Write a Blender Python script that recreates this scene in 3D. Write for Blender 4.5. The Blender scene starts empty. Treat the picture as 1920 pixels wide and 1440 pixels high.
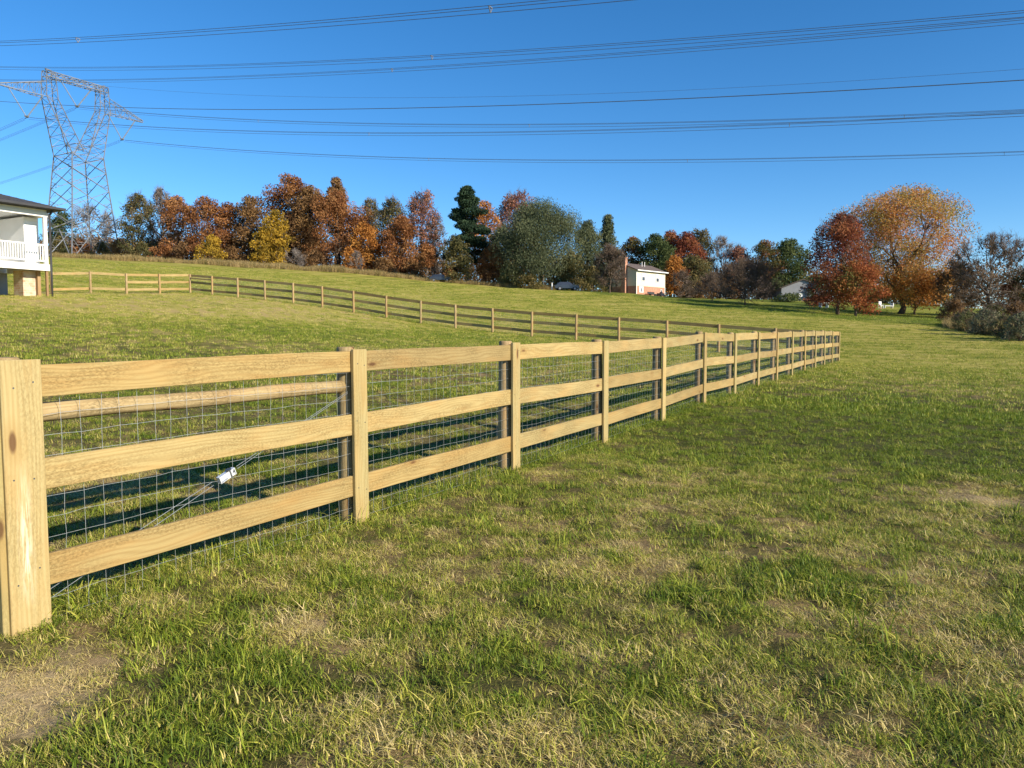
import bpy, math, random
import numpy as np
from mathutils import Vector, Matrix
random.seed(7); np.random.seed(7)
rng = np.random.default_rng(11)
S = bpy.context.scene
R = math.radians

# ------------------------------------------------------------------ camera, sky, sun, exposure
F_PX, YH, ZC = 1420.0, 630.0, 1.389            # focal length and horizon in photograph pixels, eye height
PITCH = math.atan((720 - YH) / F_PX)
cam = bpy.data.cameras.new('camera'); cam.sensor_width = 36; cam.lens = 36 * F_PX / 1920
cam.clip_start = 0.05; cam.clip_end = 4000
camo = bpy.data.objects.new('camera', cam); S.collection.objects.link(camo)
camo.location = (0, 0, ZC); camo.rotation_euler = (math.pi / 2 - PITCH, 0, 0); S.camera = camo

SUN_A, SUN_E = 54.5, 25.0                      # sun: degrees right of straight behind the camera, elevation
sdir = Vector((math.sin(R(SUN_A)) * math.cos(R(SUN_E)), -math.cos(R(SUN_A)) * math.cos(R(SUN_E)), math.sin(R(SUN_E))))
W = bpy.data.worlds.new('World'); S.world = W; W.use_nodes = True
nt = W.node_tree; bg = nt.nodes['Background']; sky = nt.nodes.new('ShaderNodeTexSky')
sky.sky_type = 'NISHITA'; sky.sun_disc = False
sky.sun_elevation = R(SUN_E); sky.sun_rotation = R(180 - SUN_A)
sky.air_density = 1.0; sky.dust_density = 0.1; sky.ozone_density = 4.0; sky.altitude = 1500
hs = nt.nodes.new('ShaderNodeHueSaturation'); hs.inputs['Saturation'].default_value = 1.24     # the phone's vivid rendering of a clear sky
nt.links.new(sky.outputs[0], hs.inputs['Color']); nt.links.new(hs.outputs[0], bg.inputs[0]); bg.inputs[1].default_value = 0.110
sun = bpy.data.lights.new('sun', 'SUN'); sun.energy = 5.0; sun.angle = R(0.5); sun.color = (1.0, 0.88, 0.70)
suno = bpy.data.objects.new('sun', sun); S.collection.objects.link(suno)
suno.rotation_euler = sdir.to_track_quat('Z', 'Y').to_euler()
S.view_settings.view_transform = 'Standard'; S.view_settings.look = 'None'
S.view_settings.gamma = 1; S.view_settings.use_curve_mapping = False
S.view_settings.exposure = 0.72

# ------------------------------------------------------------------ pixel -> place
SP, CP = math.sin(PITCH), math.cos(PITCH)
def at(px, py, Y):
    """point at forward distance Y seen at a pixel of the photograph"""
    u, v = (px - 960) / F_PX, (720 - py) / F_PX
    dy, dz = CP + v * SP, -SP + v * CP
    return Vector((u * Y / dy, Y, ZC + dz * Y / dy))
def at_line(px, py, P, d):
    """where a pixel's direction crosses the vertical plane through P along d"""
    u, v = (px - 960) / F_PX, (720 - py) / F_PX
    dx, dy, dz = u, CP + v * SP, -SP + v * CP
    det = -dx * d[1] + d[0] * dy
    s = (-P[0] * d[1] + d[0] * P[1]) / det
    return Vector((dx * s, dy * s, ZC + dz * s))

# ------------------------------------------------------------------ numpy noise
_tab = rng.random((256, 256))
def vnoise(x, y):
    xi = np.floor(x).astype(int); yi = np.floor(y).astype(int)
    fx = x - xi; fy = y - yi; fx = fx * fx * (3 - 2 * fx); fy = fy * fy * (3 - 2 * fy)
    a = _tab[xi & 255, yi & 255]; b = _tab[(xi + 1) & 255, yi & 255]
    c = _tab[xi & 255, (yi + 1) & 255]; d = _tab[(xi + 1) & 255, (yi + 1) & 255]
    return (a * (1 - fx) + b * fx) * (1 - fy) + (c * (1 - fx) + d * fx) * fy
def fbm(x, y, o=4):
    s = 0; a = 0.5; n = 0
    for i in range(o):
        s = s + a * vnoise(x * 2 ** i + 17.3 * i, y * 2 ** i + 5.1 * i); n += a; a *= 0.5
    return s / n

# ------------------------------------------------------------------ object helpers
def link(o): S.collection.objects.link(o); return o
def tag(o, label=None, cat=None, group=None, kind=None):
    if label: o['label'] = label
    if cat: o['category'] = cat
    if group: o['group'] = group
    if kind: o['kind'] = kind
    return o
def empty(name, loc=(0, 0, 0), rz=0):
    o = bpy.data.objects.new(name, None); link(o); o.location = loc; o.rotation_euler[2] = rz
    o.empty_display_size = 0.2; return o
def np_mesh(name, V, Fc, tint=None, smooth=False):
    """mesh from arrays; every face has Fc.shape[1] corners"""
    me = bpy.data.meshes.new(name); V = np.asarray(V, np.float32); Fc = np.asarray(Fc, np.int32)
    n, k = Fc.shape
    me.vertices.add(len(V)); me.vertices.foreach_set('co', V.ravel())
    me.loops.add(n * k); me.loops.foreach_set('vertex_index', Fc.ravel())
    me.polygons.add(n); me.polygons.foreach_set('loop_start', np.arange(0, n * k, k, dtype=np.int32))
    me.polygons.foreach_set('loop_total', np.full(n, k, np.int32))
    if smooth: me.polygons.foreach_set('use_smooth', np.ones(n, bool))
    if tint is not None:
        at_ = me.attributes.new('tint', 'FLOAT', 'POINT'); at_.data.foreach_set('value', np.asarray(tint, np.float32))
    me.update(calc_edges=True); return me
class MB:
    def __init__(s): s.v = []; s.f = []
    def box(s, c, size, M=None):
        hx, hy, hz = size[0] / 2, size[1] / 2, size[2] / 2; b = len(s.v)
        for z in (-hz, hz):
            for y in (-hy, hy):
                for x in (-hx, hx):
                    p = Vector((x, y, z)); p = (M @ p) if M else p
                    s.v.append(p + Vector(c))
        for q in ((0, 2, 3, 1), (4, 5, 7, 6), (0, 1, 5, 4), (2, 6, 7, 3), (0, 4, 6, 2), (1, 3, 7, 5)):
            s.f.append([b + i for i in q])
        return s
    def bar(s, a, b_, w, h=None, sides=4):
        """straight bar from a to b, tapering if w is a pair"""
        a = Vector(a); b_ = Vector(b_); w0, w1 = (w if isinstance(w, (tuple, list)) else (w, w))
        return s.tube([a, b_], [w0 / 2 * 1.414 if sides == 4 else w0 / 2, w1 / 2 * 1.414 if sides == 4 else w1 / 2], sides)
    def tube(s, pts, rad, sides=6, cap=True):
        pts = [Vector(p) for p in pts]; b = len(s.v); n = len(pts)
        if not isinstance(rad, (list, tuple)): rad = [rad] * n
        prev = None
        for i in range(n):
            d = (pts[min(i + 1, n - 1)] - pts[max(i - 1, 0)]).normalized()
            if prev is None:
                ref = Vector((0, 0, 1)) if abs(d.z) < 0.9 else Vector((1, 0, 0))
                x = d.cross(ref).normalized()
            else:
                x = (prev - d * prev.dot(d)).normalized()
            prev = x; y = d.cross(x)
            for k in range(sides):
                a = 2 * math.pi * (k + 0.5) / sides
                s.v.append(pts[i] + (x * math.cos(a) + y * math.sin(a)) * rad[i])
        for i in range(n - 1):
            for k in range(sides):
                k2 = (k + 1) % sides
                s.f.append([b + i * sides + k, b + i * sides + k2, b + (i + 1) * sides + k2, b + (i + 1) * sides + k])
        if cap:
            s.f.append([b + k for k in range(sides)][::-1]); s.f.append([b + (n - 1) * sides + k for k in range(sides)])
        return s
    def poly(s, pts):
        b = len(s.v); s.v += [Vector(p) for p in pts]; s.f.append(list(range(b, b + len(pts)))); return s
    def mesh(s, name, smooth=False):
        me = bpy.data.meshes.new(name); me.from_pydata([tuple(v) for v in s.v], [], s.f)
        if smooth:
            for p in me.polygons: p.use_smooth = True
        me.update(); return me
    def build(s, name, mat, parent=None, smooth=False):
        me = s.mesh(name, smooth); me.materials.append(mat)
        o = link(bpy.data.objects.new(name, me)); o.parent = parent; return o
def inst(name, me, parent, M):
    o = link(bpy.data.objects.new(name, me)); o.parent = parent; o.matrix_local = M; return o
def bevel_mesh(me, w, seg=1):
    import bmesh
    bm = bmesh.new(); bm.from_mesh(me); bmesh.ops.bevel(bm, geom=bm.edges[:], offset=w, segments=seg, affect='EDGES', profile=0.6)
    bm.to_mesh(me); bm.free(); me.update(); return me

# ------------------------------------------------------------------ material helpers
class NT:
    def __init__(s, name):
        s.m = bpy.data.materials.new(name); s.m.use_nodes = True; s.t = s.m.node_tree
        s.b = s.t.nodes['Principled BSDF']; s.b.inputs['Specular IOR Level'].default_value = 0.25
        s.out = s.t.nodes['Material Output']
    def n(s, typ, **kw):
        x = s.t.nodes.new('ShaderNode' + typ)
        for k, v in kw.items():
            if k.startswith('_'): setattr(x, k[1:], v)
            else: x.inputs[k.replace('__', ' ')].default_value = v
        return x
    def l(s, a, b): s.t.links.new(a, b)
    def ramp(s, fac, stops, interp='LINEAR'):
        r = s.t.nodes.new('ShaderNodeValToRGB'); r.color_ramp.interpolation = interp
        e = r.color_ramp.elements
        while len(e) < len(stops): e.new(0.5)
        for q, (p, c) in zip(e, stops): q.position = p; q.color = (*c, 1) if len(c) == 3 else c
        s.l(fac, r.inputs[0]); return r.outputs[0]
    def mix(s, fac, a, b, mode='MIX'):
        x = s.t.nodes.new('ShaderNodeMix'); x.data_type = 'RGBA'; x.blend_type = mode
        for inp, v in ((x.inputs[0], fac), (x.inputs[6], a), (x.inputs[7], b)):
            if isinstance(v, (int, float)): inp.default_value = v
            elif isinstance(v, tuple): inp.default_value = (*v, 1)
            else: s.l(v, inp)
        return x.outputs[2]
    def math(s, op, a, b=None, clamp=False):
        x = s.t.nodes.new('ShaderNodeMath'); x.operation = op; x.use_clamp = clamp
        for inp, v in ((x.inputs[0], a), (x.inputs[1], b)):
            if v is None: continue
            if isinstance(v, (int, float)): inp.default_value = v
            else: s.l(v, inp)
        return x.outputs[0]
    def noise(s, vec, scale, detail=3, rough=0.55):
        x = s.n('TexNoise', Scale=scale, Detail=detail, Roughness=rough)
        if vec is not None: s.l(vec, x.inputs['Vector'])
        return x.outputs['Fac']
    def scaled(s, vec, sc, off=None):
        x = s.n('VectorMath', _operation='MULTIPLY'); s.l(vec, x.inputs[0]); x.inputs[1].default_value = sc
        if off is None: return x.outputs[0]
        y = s.n('VectorMath', _operation='ADD'); s.l(x.outputs[0], y.inputs[0]); s.l(off, y.inputs[1]); return y.outputs[0]
    def bump(s, h, dist, strength=0.6):
        b = s.n('Bump', Strength=strength, Distance=dist); s.l(h, b.inputs['Height']); s.l(b.outputs[0], s.b.inputs['Normal'])

def simple(name, col, rough=0.7, metal=0.0, var=0.15, scale=6.0, spec=0.25):
    k = NT(name); tc = k.n('TexCoord'); nz = k.noise(tc.outputs['Object'], scale, 4)
    lo = tuple(c * (1 - var) for c in col); hi = tuple(min(1, c * (1 + var)) for c in col)
    k.l(k.ramp(nz, [(0.3, lo), (0.7, hi)]), k.b.inputs['Base Color'])
    k.b.inputs['Roughness'].default_value = rough; k.b.inputs['Metallic'].default_value = metal
    k.b.inputs['Specular IOR Level'].default_value = spec
    return k.m

def wood(name, light, dark, axis=0, stain=0.5, knots=True, streak=False):
    k = NT(name); tc = k.n('TexCoord'); oi = k.n('ObjectInfo')
    off = k.n('VectorMath', _operation='SCALE'); off.inputs[0].default_value = (37.0, 11.0, 23.0); k.l(oi.outputs['Random'], off.inputs['Scale'])
    o = tc.outputs['Object']
    along = [1, 1, 1]
    def sc(a, c): v = [c, c, c]; v[axis] = a; return tuple(v)
    warp = k.noise(k.scaled(o, sc(0.9, 5.0), off.outputs[0]), 1.0, 2)
    # cathedral growth rings: bands across the board bent by low-frequency noise
    sep = k.n('SeparateXYZ'); k.l(o, sep.inputs[0])
    across = sep.outputs['Z'] if axis == 0 else sep.outputs['X']
    ph = k.math('ADD', k.math('MULTIPLY', across, 260.0), k.math('MULTIPLY', warp, 46.0))
    ring = k.math('ADD', k.math('MULTIPLY', k.math('SINE', ph), 0.5), 0.5)
    ring = k.math('POWER', ring, 1.6)
    fine = k.noise(k.scaled(o, sc(3.0, 160.0), off.outputs[0]), 1.0, 3)
    g = k.math('ADD', k.math('MULTIPLY', ring, 0.30), k.math('MULTIPLY', fine, 0.58), True)
    col = k.ramp(g, [(0.15, light), (0.85, dark)])
    # warm and greenish blotches from the treatment, grey handling dirt
    bl = k.noise(k.scaled(o, sc(2.2, 9.0), off.outputs[0]), 1.0, 3)
    col = k.mix(k.math('MULTIPLY', k.ramp(bl, [(0.45, (0, 0, 0)), (0.7, (1, 1, 1))]), 0.45), col, (light[0] * 0.98, light[1] * 0.74, light[2] * 0.55))
    sp = k.noise(k.scaled(o, sc(55.0, 130.0), off.outputs[0]), 1.0, 4, 0.7)
    pat = k.noise(k.scaled(o, sc(1.6, 7.0), off.outputs[0]), 1.3, 2)
    dirt = k.math('MULTIPLY', k.ramp(sp, [(0.40, (0, 0, 0)), (0.62, (1, 1, 1))]), k.ramp(pat, [(0.35, (0, 0, 0)), (0.6, (1, 1, 1))]))
    col = k.mix(k.math('MULTIPLY', dirt, stain), col, (dark[0] * 0.6, dark[1] * 0.62, dark[2] * 0.6))
    if knots:
        vo = k.n('TexVoronoi', Scale=1.0); k.l(k.scaled(o, sc(1.9, 6.0), off.outputs[0]), vo.inputs['Vector'])
        kn = k.ramp(vo.outputs['Distance'], [(0.07, (1, 1, 1)), (0.12, (0, 0, 0))])
        halo = k.ramp(vo.outputs['Distance'], [(0.10, (1, 1, 1)), (0.26, (0, 0, 0))])
        sel = k.n('SeparateXYZ'); k.l(vo.outputs['Color'], sel.inputs[0]); pick = k.math('GREATER_THAN', sel.outputs[0], 0.35)
        col = k.mix(k.math('MULTIPLY', k.math('MULTIPLY', halo, pick), 0.35), col, (dark[0] * 0.9, dark[1] * 0.7, dark[2] * 0.5))
        col = k.mix(k.math('MULTIPLY', k.math('MULTIPLY', kn, pick), 0.85), col, (0.10, 0.045, 0.02))
    if streak:      # pale dried resin run down the face of the end board
        ax = k.math('ABSOLUTE', k.math('ADD', sep.outputs['X'], 0.012))
        zm = k.ramp(k.math('MULTIPLY', sep.outputs['Z'], 0.8), [(0.10, (0, 0, 0)), (0.28, (1, 1, 1)), (0.42, (0.9, 0.9, 0.9)), (0.68, (0, 0, 0))])
        xm = k.ramp(k.math('MULTIPLY', ax, 10.0), [(0.06, (1, 1, 1)), (0.42, (0, 0, 0))])
        rn_ = k.ramp(k.noise(k.scaled(o, (70.0, 70.0, 5.0)), 1.0, 4, 0.7), [(0.42, (0, 0, 0)), (0.58, (1, 1, 1))])
        col = k.mix(k.math('MULTIPLY', k.math('MULTIPLY', k.math('MULTIPLY', zm, xm), rn_), 0.8), col, (0.72, 0.64, 0.47))
    tone = k.ramp(oi.outputs['Random'], [(0, (0.78, 0.76, 0.74)), (0.3, (1.04, 0.97, 0.86)), (0.5, (0.86, 0.90, 0.86)), (0.75, (1.0, 1.0, 1.02)), (1, (1.12, 1.10, 1.04))])
    col = k.mix(1.0, col, tone, 'MULTIPLY')
    k.l(col, k.b.inputs['Base Color']); k.b.inputs['Roughness'].default_value = 0.72
    k.bump(k.math('ADD', fine, k.math('MULTIPLY', ring, 0.5)), 0.0012, 0.5)
    return k.m

def leaf_mat(name, c0, c1, c2, transl=0.35, nscale=0.35):
    """three foliage colours: mixed by leaf and by drifts through the crown"""
    k = NT(name); tc = k.n('TexCoord'); a = k.n('Attribute', _attribute_name='tint'); oi = k.n('ObjectInfo')
    off = k.n('VectorMath', _operation='SCALE'); off.inputs[0].default_value = (40.0, 13.0, 29.0); k.l(oi.outputs['Random'], off.inputs['Scale'])
    nz = k.noise(k.scaled(tc.outputs['Object'], (1, 1, 1), off.outputs[0]), nscale, 3)
    nz = k.math('MULTIPLY', k.math('SUBTRACT', nz, 0.5), 2.2)
    f = k.math('ADD', k.math('ADD', k.math('MULTIPLY', a.outputs['Fac'], 0.6), 0.2), nz, True)
    col = k.ramp(f, [(0.1, c0), (0.5, c1), (0.9, c2)])
    k.l(col, k.b.inputs['Base Color']); k.b.inputs['Roughness'].default_value = 0.75; k.b.inputs['Specular IOR Level'].default_value = 0.15
    tr = k.n('BsdfTranslucent'); k.l(col, tr.inputs['Color'])
    mx = k.n('MixShader'); mx.inputs[0].default_value = transl
    k.l(k.b.outputs[0], mx.inputs[1]); k.l(tr.outputs[0], mx.inputs[2]); k.l(mx.outputs[0], k.out.inputs['Surface'])
    return k.m

M = {}
M['board'] = wood('pine_board', (0.405, 0.325, 0.150), (0.265, 0.182, 0.070), 0, 0.72)
M['faceboard'] = wood('pine_face_board', (0.43, 0.35, 0.165), (0.315, 0.228, 0.090), 2, 0.5)
M['endboard'] = wood('pine_end_board', (0.43, 0.35, 0.165), (0.315, 0.228, 0.090), 2, 0.5, True, True)
M['post'] = wood('round_post_wood', (0.42, 0.32, 0.17), (0.24, 0.165, 0.08), 2, 0.5)
M['pole'] = wood('peeled_pole_wood', (0.42, 0.33, 0.175), (0.25, 0.18, 0.085), 0, 0.8)
M['wire'] = simple('galvanised_wire', (0.50, 0.52, 0.52), 0.4, 0.7, 0.15, 40, 0.5)
M['zinc'] = simple('tensioner_zinc', (0.80, 0.82, 0.84), 0.35, 0.5, 0.15, 60, 0.5)
M['zincdark'] = simple('tensioner_spool_steel', (0.12, 0.13, 0.14), 0.4, 0.6, 0.2, 60, 0.5)
M['steel'] = simple('tower_steel', (0.185, 0.20, 0.225), 0.6, 0.2, 0.25, 0.6)
M['cable'] = simple('aluminium_cable', (0.12, 0.135, 0.165), 0.7, 0.1, 0.1, 1)
M['insul'] = simple('insulator_glaze', (0.20, 0.24, 0.29), 0.35, 0.0, 0.15, 2, 0.5)
M['fitting'] = simple('line_fitting', (0.22, 0.24, 0.27), 0.4, 0.4, 0.1, 2)
M['bark'] = simple('bark', (0.10, 0.075, 0.055), 0.9, 0, 0.45, 3)
M['bark_pale'] = simple('bark_pale', (0.19, 0.16, 0.135), 0.9, 0, 0.4, 3)
M['twig'] = simple('twig_bark', (0.135, 0.098, 0.072), 0.9, 0, 0.3, 1)
M['twig_pale'] = simple('twig_bark_pale', (0.22, 0.19, 0.17), 0.9, 0, 0.3, 1)
M['white'] = simple('white_paint', (0.74, 0.74, 0.72), 0.5, 0, 0.05, 3)
M['siding'] = simple('white_siding', (0.74, 0.75, 0.75), 0.55, 0, 0.04, 2)
M['gutter'] = simple('dark_gutter', (0.05, 0.05, 0.055), 0.4, 0, 0.15, 3)
M['shingle'] = simple('roof_shingle', (0.045, 0.047, 0.055), 0.85, 0, 0.5, 14)
M['pierwood'] = wood('porch_post_wood', (0.40, 0.27, 0.14), (0.24, 0.15, 0.07), 2, 0.4)
M['cream'] = simple('cream_siding', (0.70, 0.63, 0.47), 0.6, 0, 0.05, 1)
M['greyroof'] = simple('brown_shingle', (0.12, 0.095, 0.085), 0.85, 0, 0.3, 3)
M['glass'] = simple('window_glass', (0.05, 0.06, 0.08), 0.12, 0, 0.2, 2, 0.6)
M['greysiding'] = simple('grey_siding', (0.27, 0.28, 0.30), 0.7, 0, 0.06, 1)
M['carpaint'] = simple('dark_car_paint', (0.03, 0.04, 0.06), 0.25, 0.2, 0.1, 2, 0.6)
M['rubber'] = simple('tyre_rubber', (0.02, 0.02, 0.02), 0.8)
M['plastic_white'] = simple('white_plastic', (0.8, 0.8, 0.8), 0.5)
def brick_mat(name, c1, c2, mortar, scale, limewash=0.0):
    k = NT(name); tc = k.n('TexCoord'); mp = k.n('Mapping'); k.l(tc.outputs['Object'], mp.inputs[0]); mp.inputs['Rotation'].default_value = (math.pi / 2, 0, 0)
    b = k.n('TexBrick', Scale=scale); b.inputs['Color1'].default_value = (*c1, 1); b.inputs['Color2'].default_value = (*c2, 1); b.inputs['Mortar'].default_value = (*mortar, 1)
    b.inputs['Brick Width'].default_value = 0.215; b.inputs['Row Height'].default_value = 0.110; b.inputs['Mortar Size'].default_value = 0.01
    k.l(mp.outputs[0], b.inputs['Vector'])
    nz = k.noise(tc.outputs['Object'], 2.5, 4)
    col = k.mix(k.ramp(nz, [(0.42, (0, 0, 0)), (0.6, (limewash,) * 3)]), b.outputs['Color'], (0.62, 0.55, 0.42))
    k.l(col, k.b.inputs['Base Color']); k.b.inputs['Roughness'].default_value = 0.85
    k.bump(b.outputs['Fac'], 0.01, 0.5); return k.m
M['brick'] = brick_mat('red_brick', (0.38, 0.13, 0.07), (0.48, 0.20, 0.11), (0.40, 0.34, 0.28), 1.0, 0.12)
M['brick_wall'] = brick_mat('mixed_brick', (0.42, 0.24, 0.14), (0.50, 0.36, 0.24), (0.48, 0.42, 0.34), 1.0, 0.6)

# ------------------------------------------------------------------ the layout of the fences (measured from the photograph)
NS = Vector((1.157, 2.052)); U = NS.normalized(); SPAN = NS.length      # near run
NRM = Vector((U.y, -U.x)); N0 = Vector((-2.27, 3.50)) - NRM * 0.12; GROUND_Y = 0.06                                    # outward, towards the camera and the sun
CORNER = N0 + NS * 14
BD = Vector((-U.y, U.x))                                     # back run, square to the near one
near_px = [1182, 980, 881, 831, 787, 757, 740, 726, 714, 705, 697, 691, 686, 682, 679]
near_posts = []
for i, yb in enumerate(near_px):
    p = N0 + NS * i; z = at(960, yb, p.y - GROUND_Y).z; near_posts.append(Vector((p.x, p.y, z)))
back_px = [(1453, 615, 670), (1347, 609, 661), (1250, 602.5, 652.5), (1160, 597, 644), (1080, 591, 638), (997, 585, 630.6), (923.4, 579, 624), (854, 572.5, 616),
           (789, 565.6, 607), (724.5, 555, 598.6), (663, 546, 586.6), (604.5, 538, 578), (550, 531, 569.6), (497, 526.8, 564), (446, 522, 558), (398, 517.5, 553.7), (357, 514, 550)]
back_posts = [near_posts[14].copy()]
for x, yt, yb in back_px:
    back_posts.append(at_line(x, yb, CORNER, BD))
HC = back_posts[-1]
left_posts = [HC.copy()]
for i, yb in enumerate((551, 552, 549, 551)):
    p = Vector((HC.x, HC.y)) - U * SPAN * (i + 1); left_posts.append(Vector((p.x, p.y, at(960, yb, p.y).z)))

# ------------------------------------------------------------------ terrain: a smooth sheet through the measured ground points
ctrl = [(p.x, p.y, p.z) for p in near_posts + back_posts[1::2] + left_posts]
for x, y, z in [(0, 0, 0), (3, 0, 0), (-3, -1, 0.0), (2, 4, 0), (5, 4, 0.0), (1, 2, 0), (6, 10, 0.02), (10, 12, 0.03), (14, 20, 0.05), (0, -12, -0.3), (14, -6, -0.3), (-14, -8, 0.4),
                (-3.5, 6, 0.10), (-4, 10, 0.3), (-8, 16, 0.85), (0, 16, 0.3), (-40, -40, 1), (40, -40, -2), (24, 30, 0.25), (0, -80, -2), (80, -20, -2), (-80, 0, 6), (60, 30, 0.2)]:
    ctrl.append((x, y, z))
for px, py, Y in [(97, 556, 36), (0, 556, 34.2), (-200, 556, 33), (180, 495, 180), (60, 492, 180), (320, 497, 168), (500, 503, 165), (680, 513, 160), (840, 530, 150), (1000, 541, 146), (1160, 550, 147), (1193, 555.5, 150), (1218, 557.5, 153), (1240, 558.5, 155),
                  (1400, 572, 118), (1490, 563, 150), (1570, 581, 112), (1685, 589, 107), (1780, 607, 72), (1853, 600, 95), (1920, 640, 48), (2100, 645, 45), (1700, 640, 50), (1750, 615, 66),
                  (500, 528, 90), (900, 560, 90), (1300, 590, 80), (300, 514, 85)]:
    q = at(px, py, Y); ctrl.append(tuple(q))
for a, r, z in [(-60, 300, 26), (-40, 400, 26), (-20, 400, 22), (0, 400, 18), (15, 400, 15), (30, 350, 9), (45, 300, 4), (80, 300, -3), (130, 300, -6), (180, 300, -5), (-120, 300, 12), (-85, 300, 20)]:
    ctrl.append((r * math.sin(R(a)), r * math.cos(R(a)), z))
ctrl = np.array(ctrl, float); CS = 50.0
def _k(r2): return np.where(r2 > 1e-12, 0.5 * r2 * np.log(r2 + 1e-12), 0)
cx, cy = ctrl[:, 0] / CS, ctrl[:, 1] / CS; nC = len(cx)
_A = np.zeros((nC + 3, nC + 3)); _A[:nC, :nC] = _k((cx[:, None] - cx) ** 2 + (cy[:, None] - cy) ** 2) + np.eye(nC) * 2e-5
_A[:nC, nC:] = np.c_[np.ones(nC), cx, cy]; _A[nC:, :nC] = _A[:nC, nC:].T
_w = np.linalg.solve(_A, np.r_[ctrl[:, 2], 0, 0, 0])
def gz_arr(x, y):
    x = np.asarray(x, float); y = np.asarray(y, float); out = np.empty(x.shape)
    for s in range(0, len(x), 20000):
        a, b = x[s:s + 20000] / CS, y[s:s + 20000] / CS
        K = _k((a[:, None] - cx) ** 2 + (b[:, None] - cy) ** 2)
        out[s:s + 20000] = K @ _w[:nC] + _w[nC] + _w[nC + 1] * a + _w[nC + 2] * b
    r = np.hypot(x, y)
    far = np.clip((r - 320) / 300, 0, 1)
    out = out * (1 - far) + np.clip(out, -6, 26) * far
    out += (fbm(x * 0.9 + 40, y * 0.9 + 40, 4) - 0.5) * 0.05 * np.clip(r / 6, 0.4, 1) + (fbm(x * 0.12 + 9, y * 0.12 + 4, 3) - 0.5) * 0.5 * np.clip((r - 35) / 60, 0, 1)
    out += (fbm(x * 4.5 + 3, y * 4.5 + 1, 2) - 0.5) * 0.05 * np.clip((26 - r) / 8, 0, 1)
    return out
def gz(x, y): return float(gz_arr(np.array([x]), np.array([y]))[0])
def on_ground(px, py, Y):
    q = at(px, py, Y); q.z = gz(q.x, q.y); return q

# ------------------------------------------------------------------ where the turf is dry, bare or lush
def gp(px, py): return np.array(at(px, py, 1.0) - Vector((0, 0, ZC))) * 0 + np.array(_hit(px, py))
def _hit(px, py):
    v = (720 - py) / F_PX; dy, dz = CP + v * SP, -SP + v * CP; s = ZC / -dz
    return ((px - 960) / F_PX * s, dy * s)
dry_spots = [(50, 1290, .30, 1.0), (150, 1260, .18, .8), (20, 1340, .2, .9), (575, 1165, .20, .75), (540, 1190, .16, .7), (640, 1175, .2, .4), (760, 1170, .16, .55), (830, 1210, .12, .5), (740, 1370, .22, .7), (900, 1365, .18, .6), (640, 1360, .18, .5),
             (1235, 1055, .26, .6), (1110, 1075, .30, .65), (1180, 1095, .2, .5), (1860, 935, .55, .7), (1790, 920, .4, .6), (1545, 890, .4, .5), (1420, 905, .3, .5), (1480, 990, .3, .45), (1150, 1390, .22, .5), (1500, 1390, .26, .6), (1640, 1190, .3, .45),
             (1750, 1200, .3, .4), (1000, 1010, .4, .3), (120, 955, .30, .85), (290, 925, .35, .8), (200, 945, .3, .8), (880, 895, .4, .3), (1300, 905, .4, .35), (1700, 1080, .25, .4), (1320, 1300, .2, .4)]
lush_spots = [(330, 1195, .35, .8), (200, 1420, .4, .8), (480, 1330, .3, .6), (620, 1290, .25, .6), (980, 1270, .25, .5), (1500, 835, 1.8, 1.0), (1700, 800, 2.6, .9), (1300, 800, 1.4, .7), (1560, 770, 3.0, .6), (1280, 1130, .3, .6), (1560, 1105, .3, .5), (1640, 1000, .5, .4),
              (700, 800, 2, .5), (300, 800, 1.2, .4), (500, 700, 3.0, .6), (820, 690, 4, .5), (1750, 860, .9, .7), (1900, 800, 2, .5), (1380, 1010, .3, .4), (1700, 1300, .3, .5), (1080, 1290, .2, .5), (450, 1290, .2, .7)]
DS = [(*_hit(a, b), r, s) for a, b, r, s in dry_spots]; LS = [(*_hit(a, b), r, s) for a, b, r, s in lush_spots]
BARE = [(*_hit(a, b), r, s) for a, b, r, s in [(45, 1295, .27, 1.1), (130, 1275, .16, .8), (10, 1345, .18, .9), (570, 1168, .11, .7), (540, 1190, .08, .6), (740, 1378, .09, .5), (1860, 938, .26, .7), (1790, 925, .15, .6), (1545, 890, .12, .6)]]
def bare_field(x, y):
    x = np.asarray(x, float); y = np.asarray(y, float); b = np.zeros_like(x)
    jx = x + (fbm(x * 6 + 7, y * 6, 3) - 0.5) * 0.4; jy = y + (fbm(x * 6 + 70, y * 6 + 3, 3) - 0.5) * 0.45
    for cx_, cy_, r, s in BARE: b = np.maximum(b, s * np.exp(-(((jx - cx_) / r) ** 2 + ((jy - cy_) / (r * 1.2)) ** 2) ** 1.5))
    return np.clip(b, 0, 1)
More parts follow.
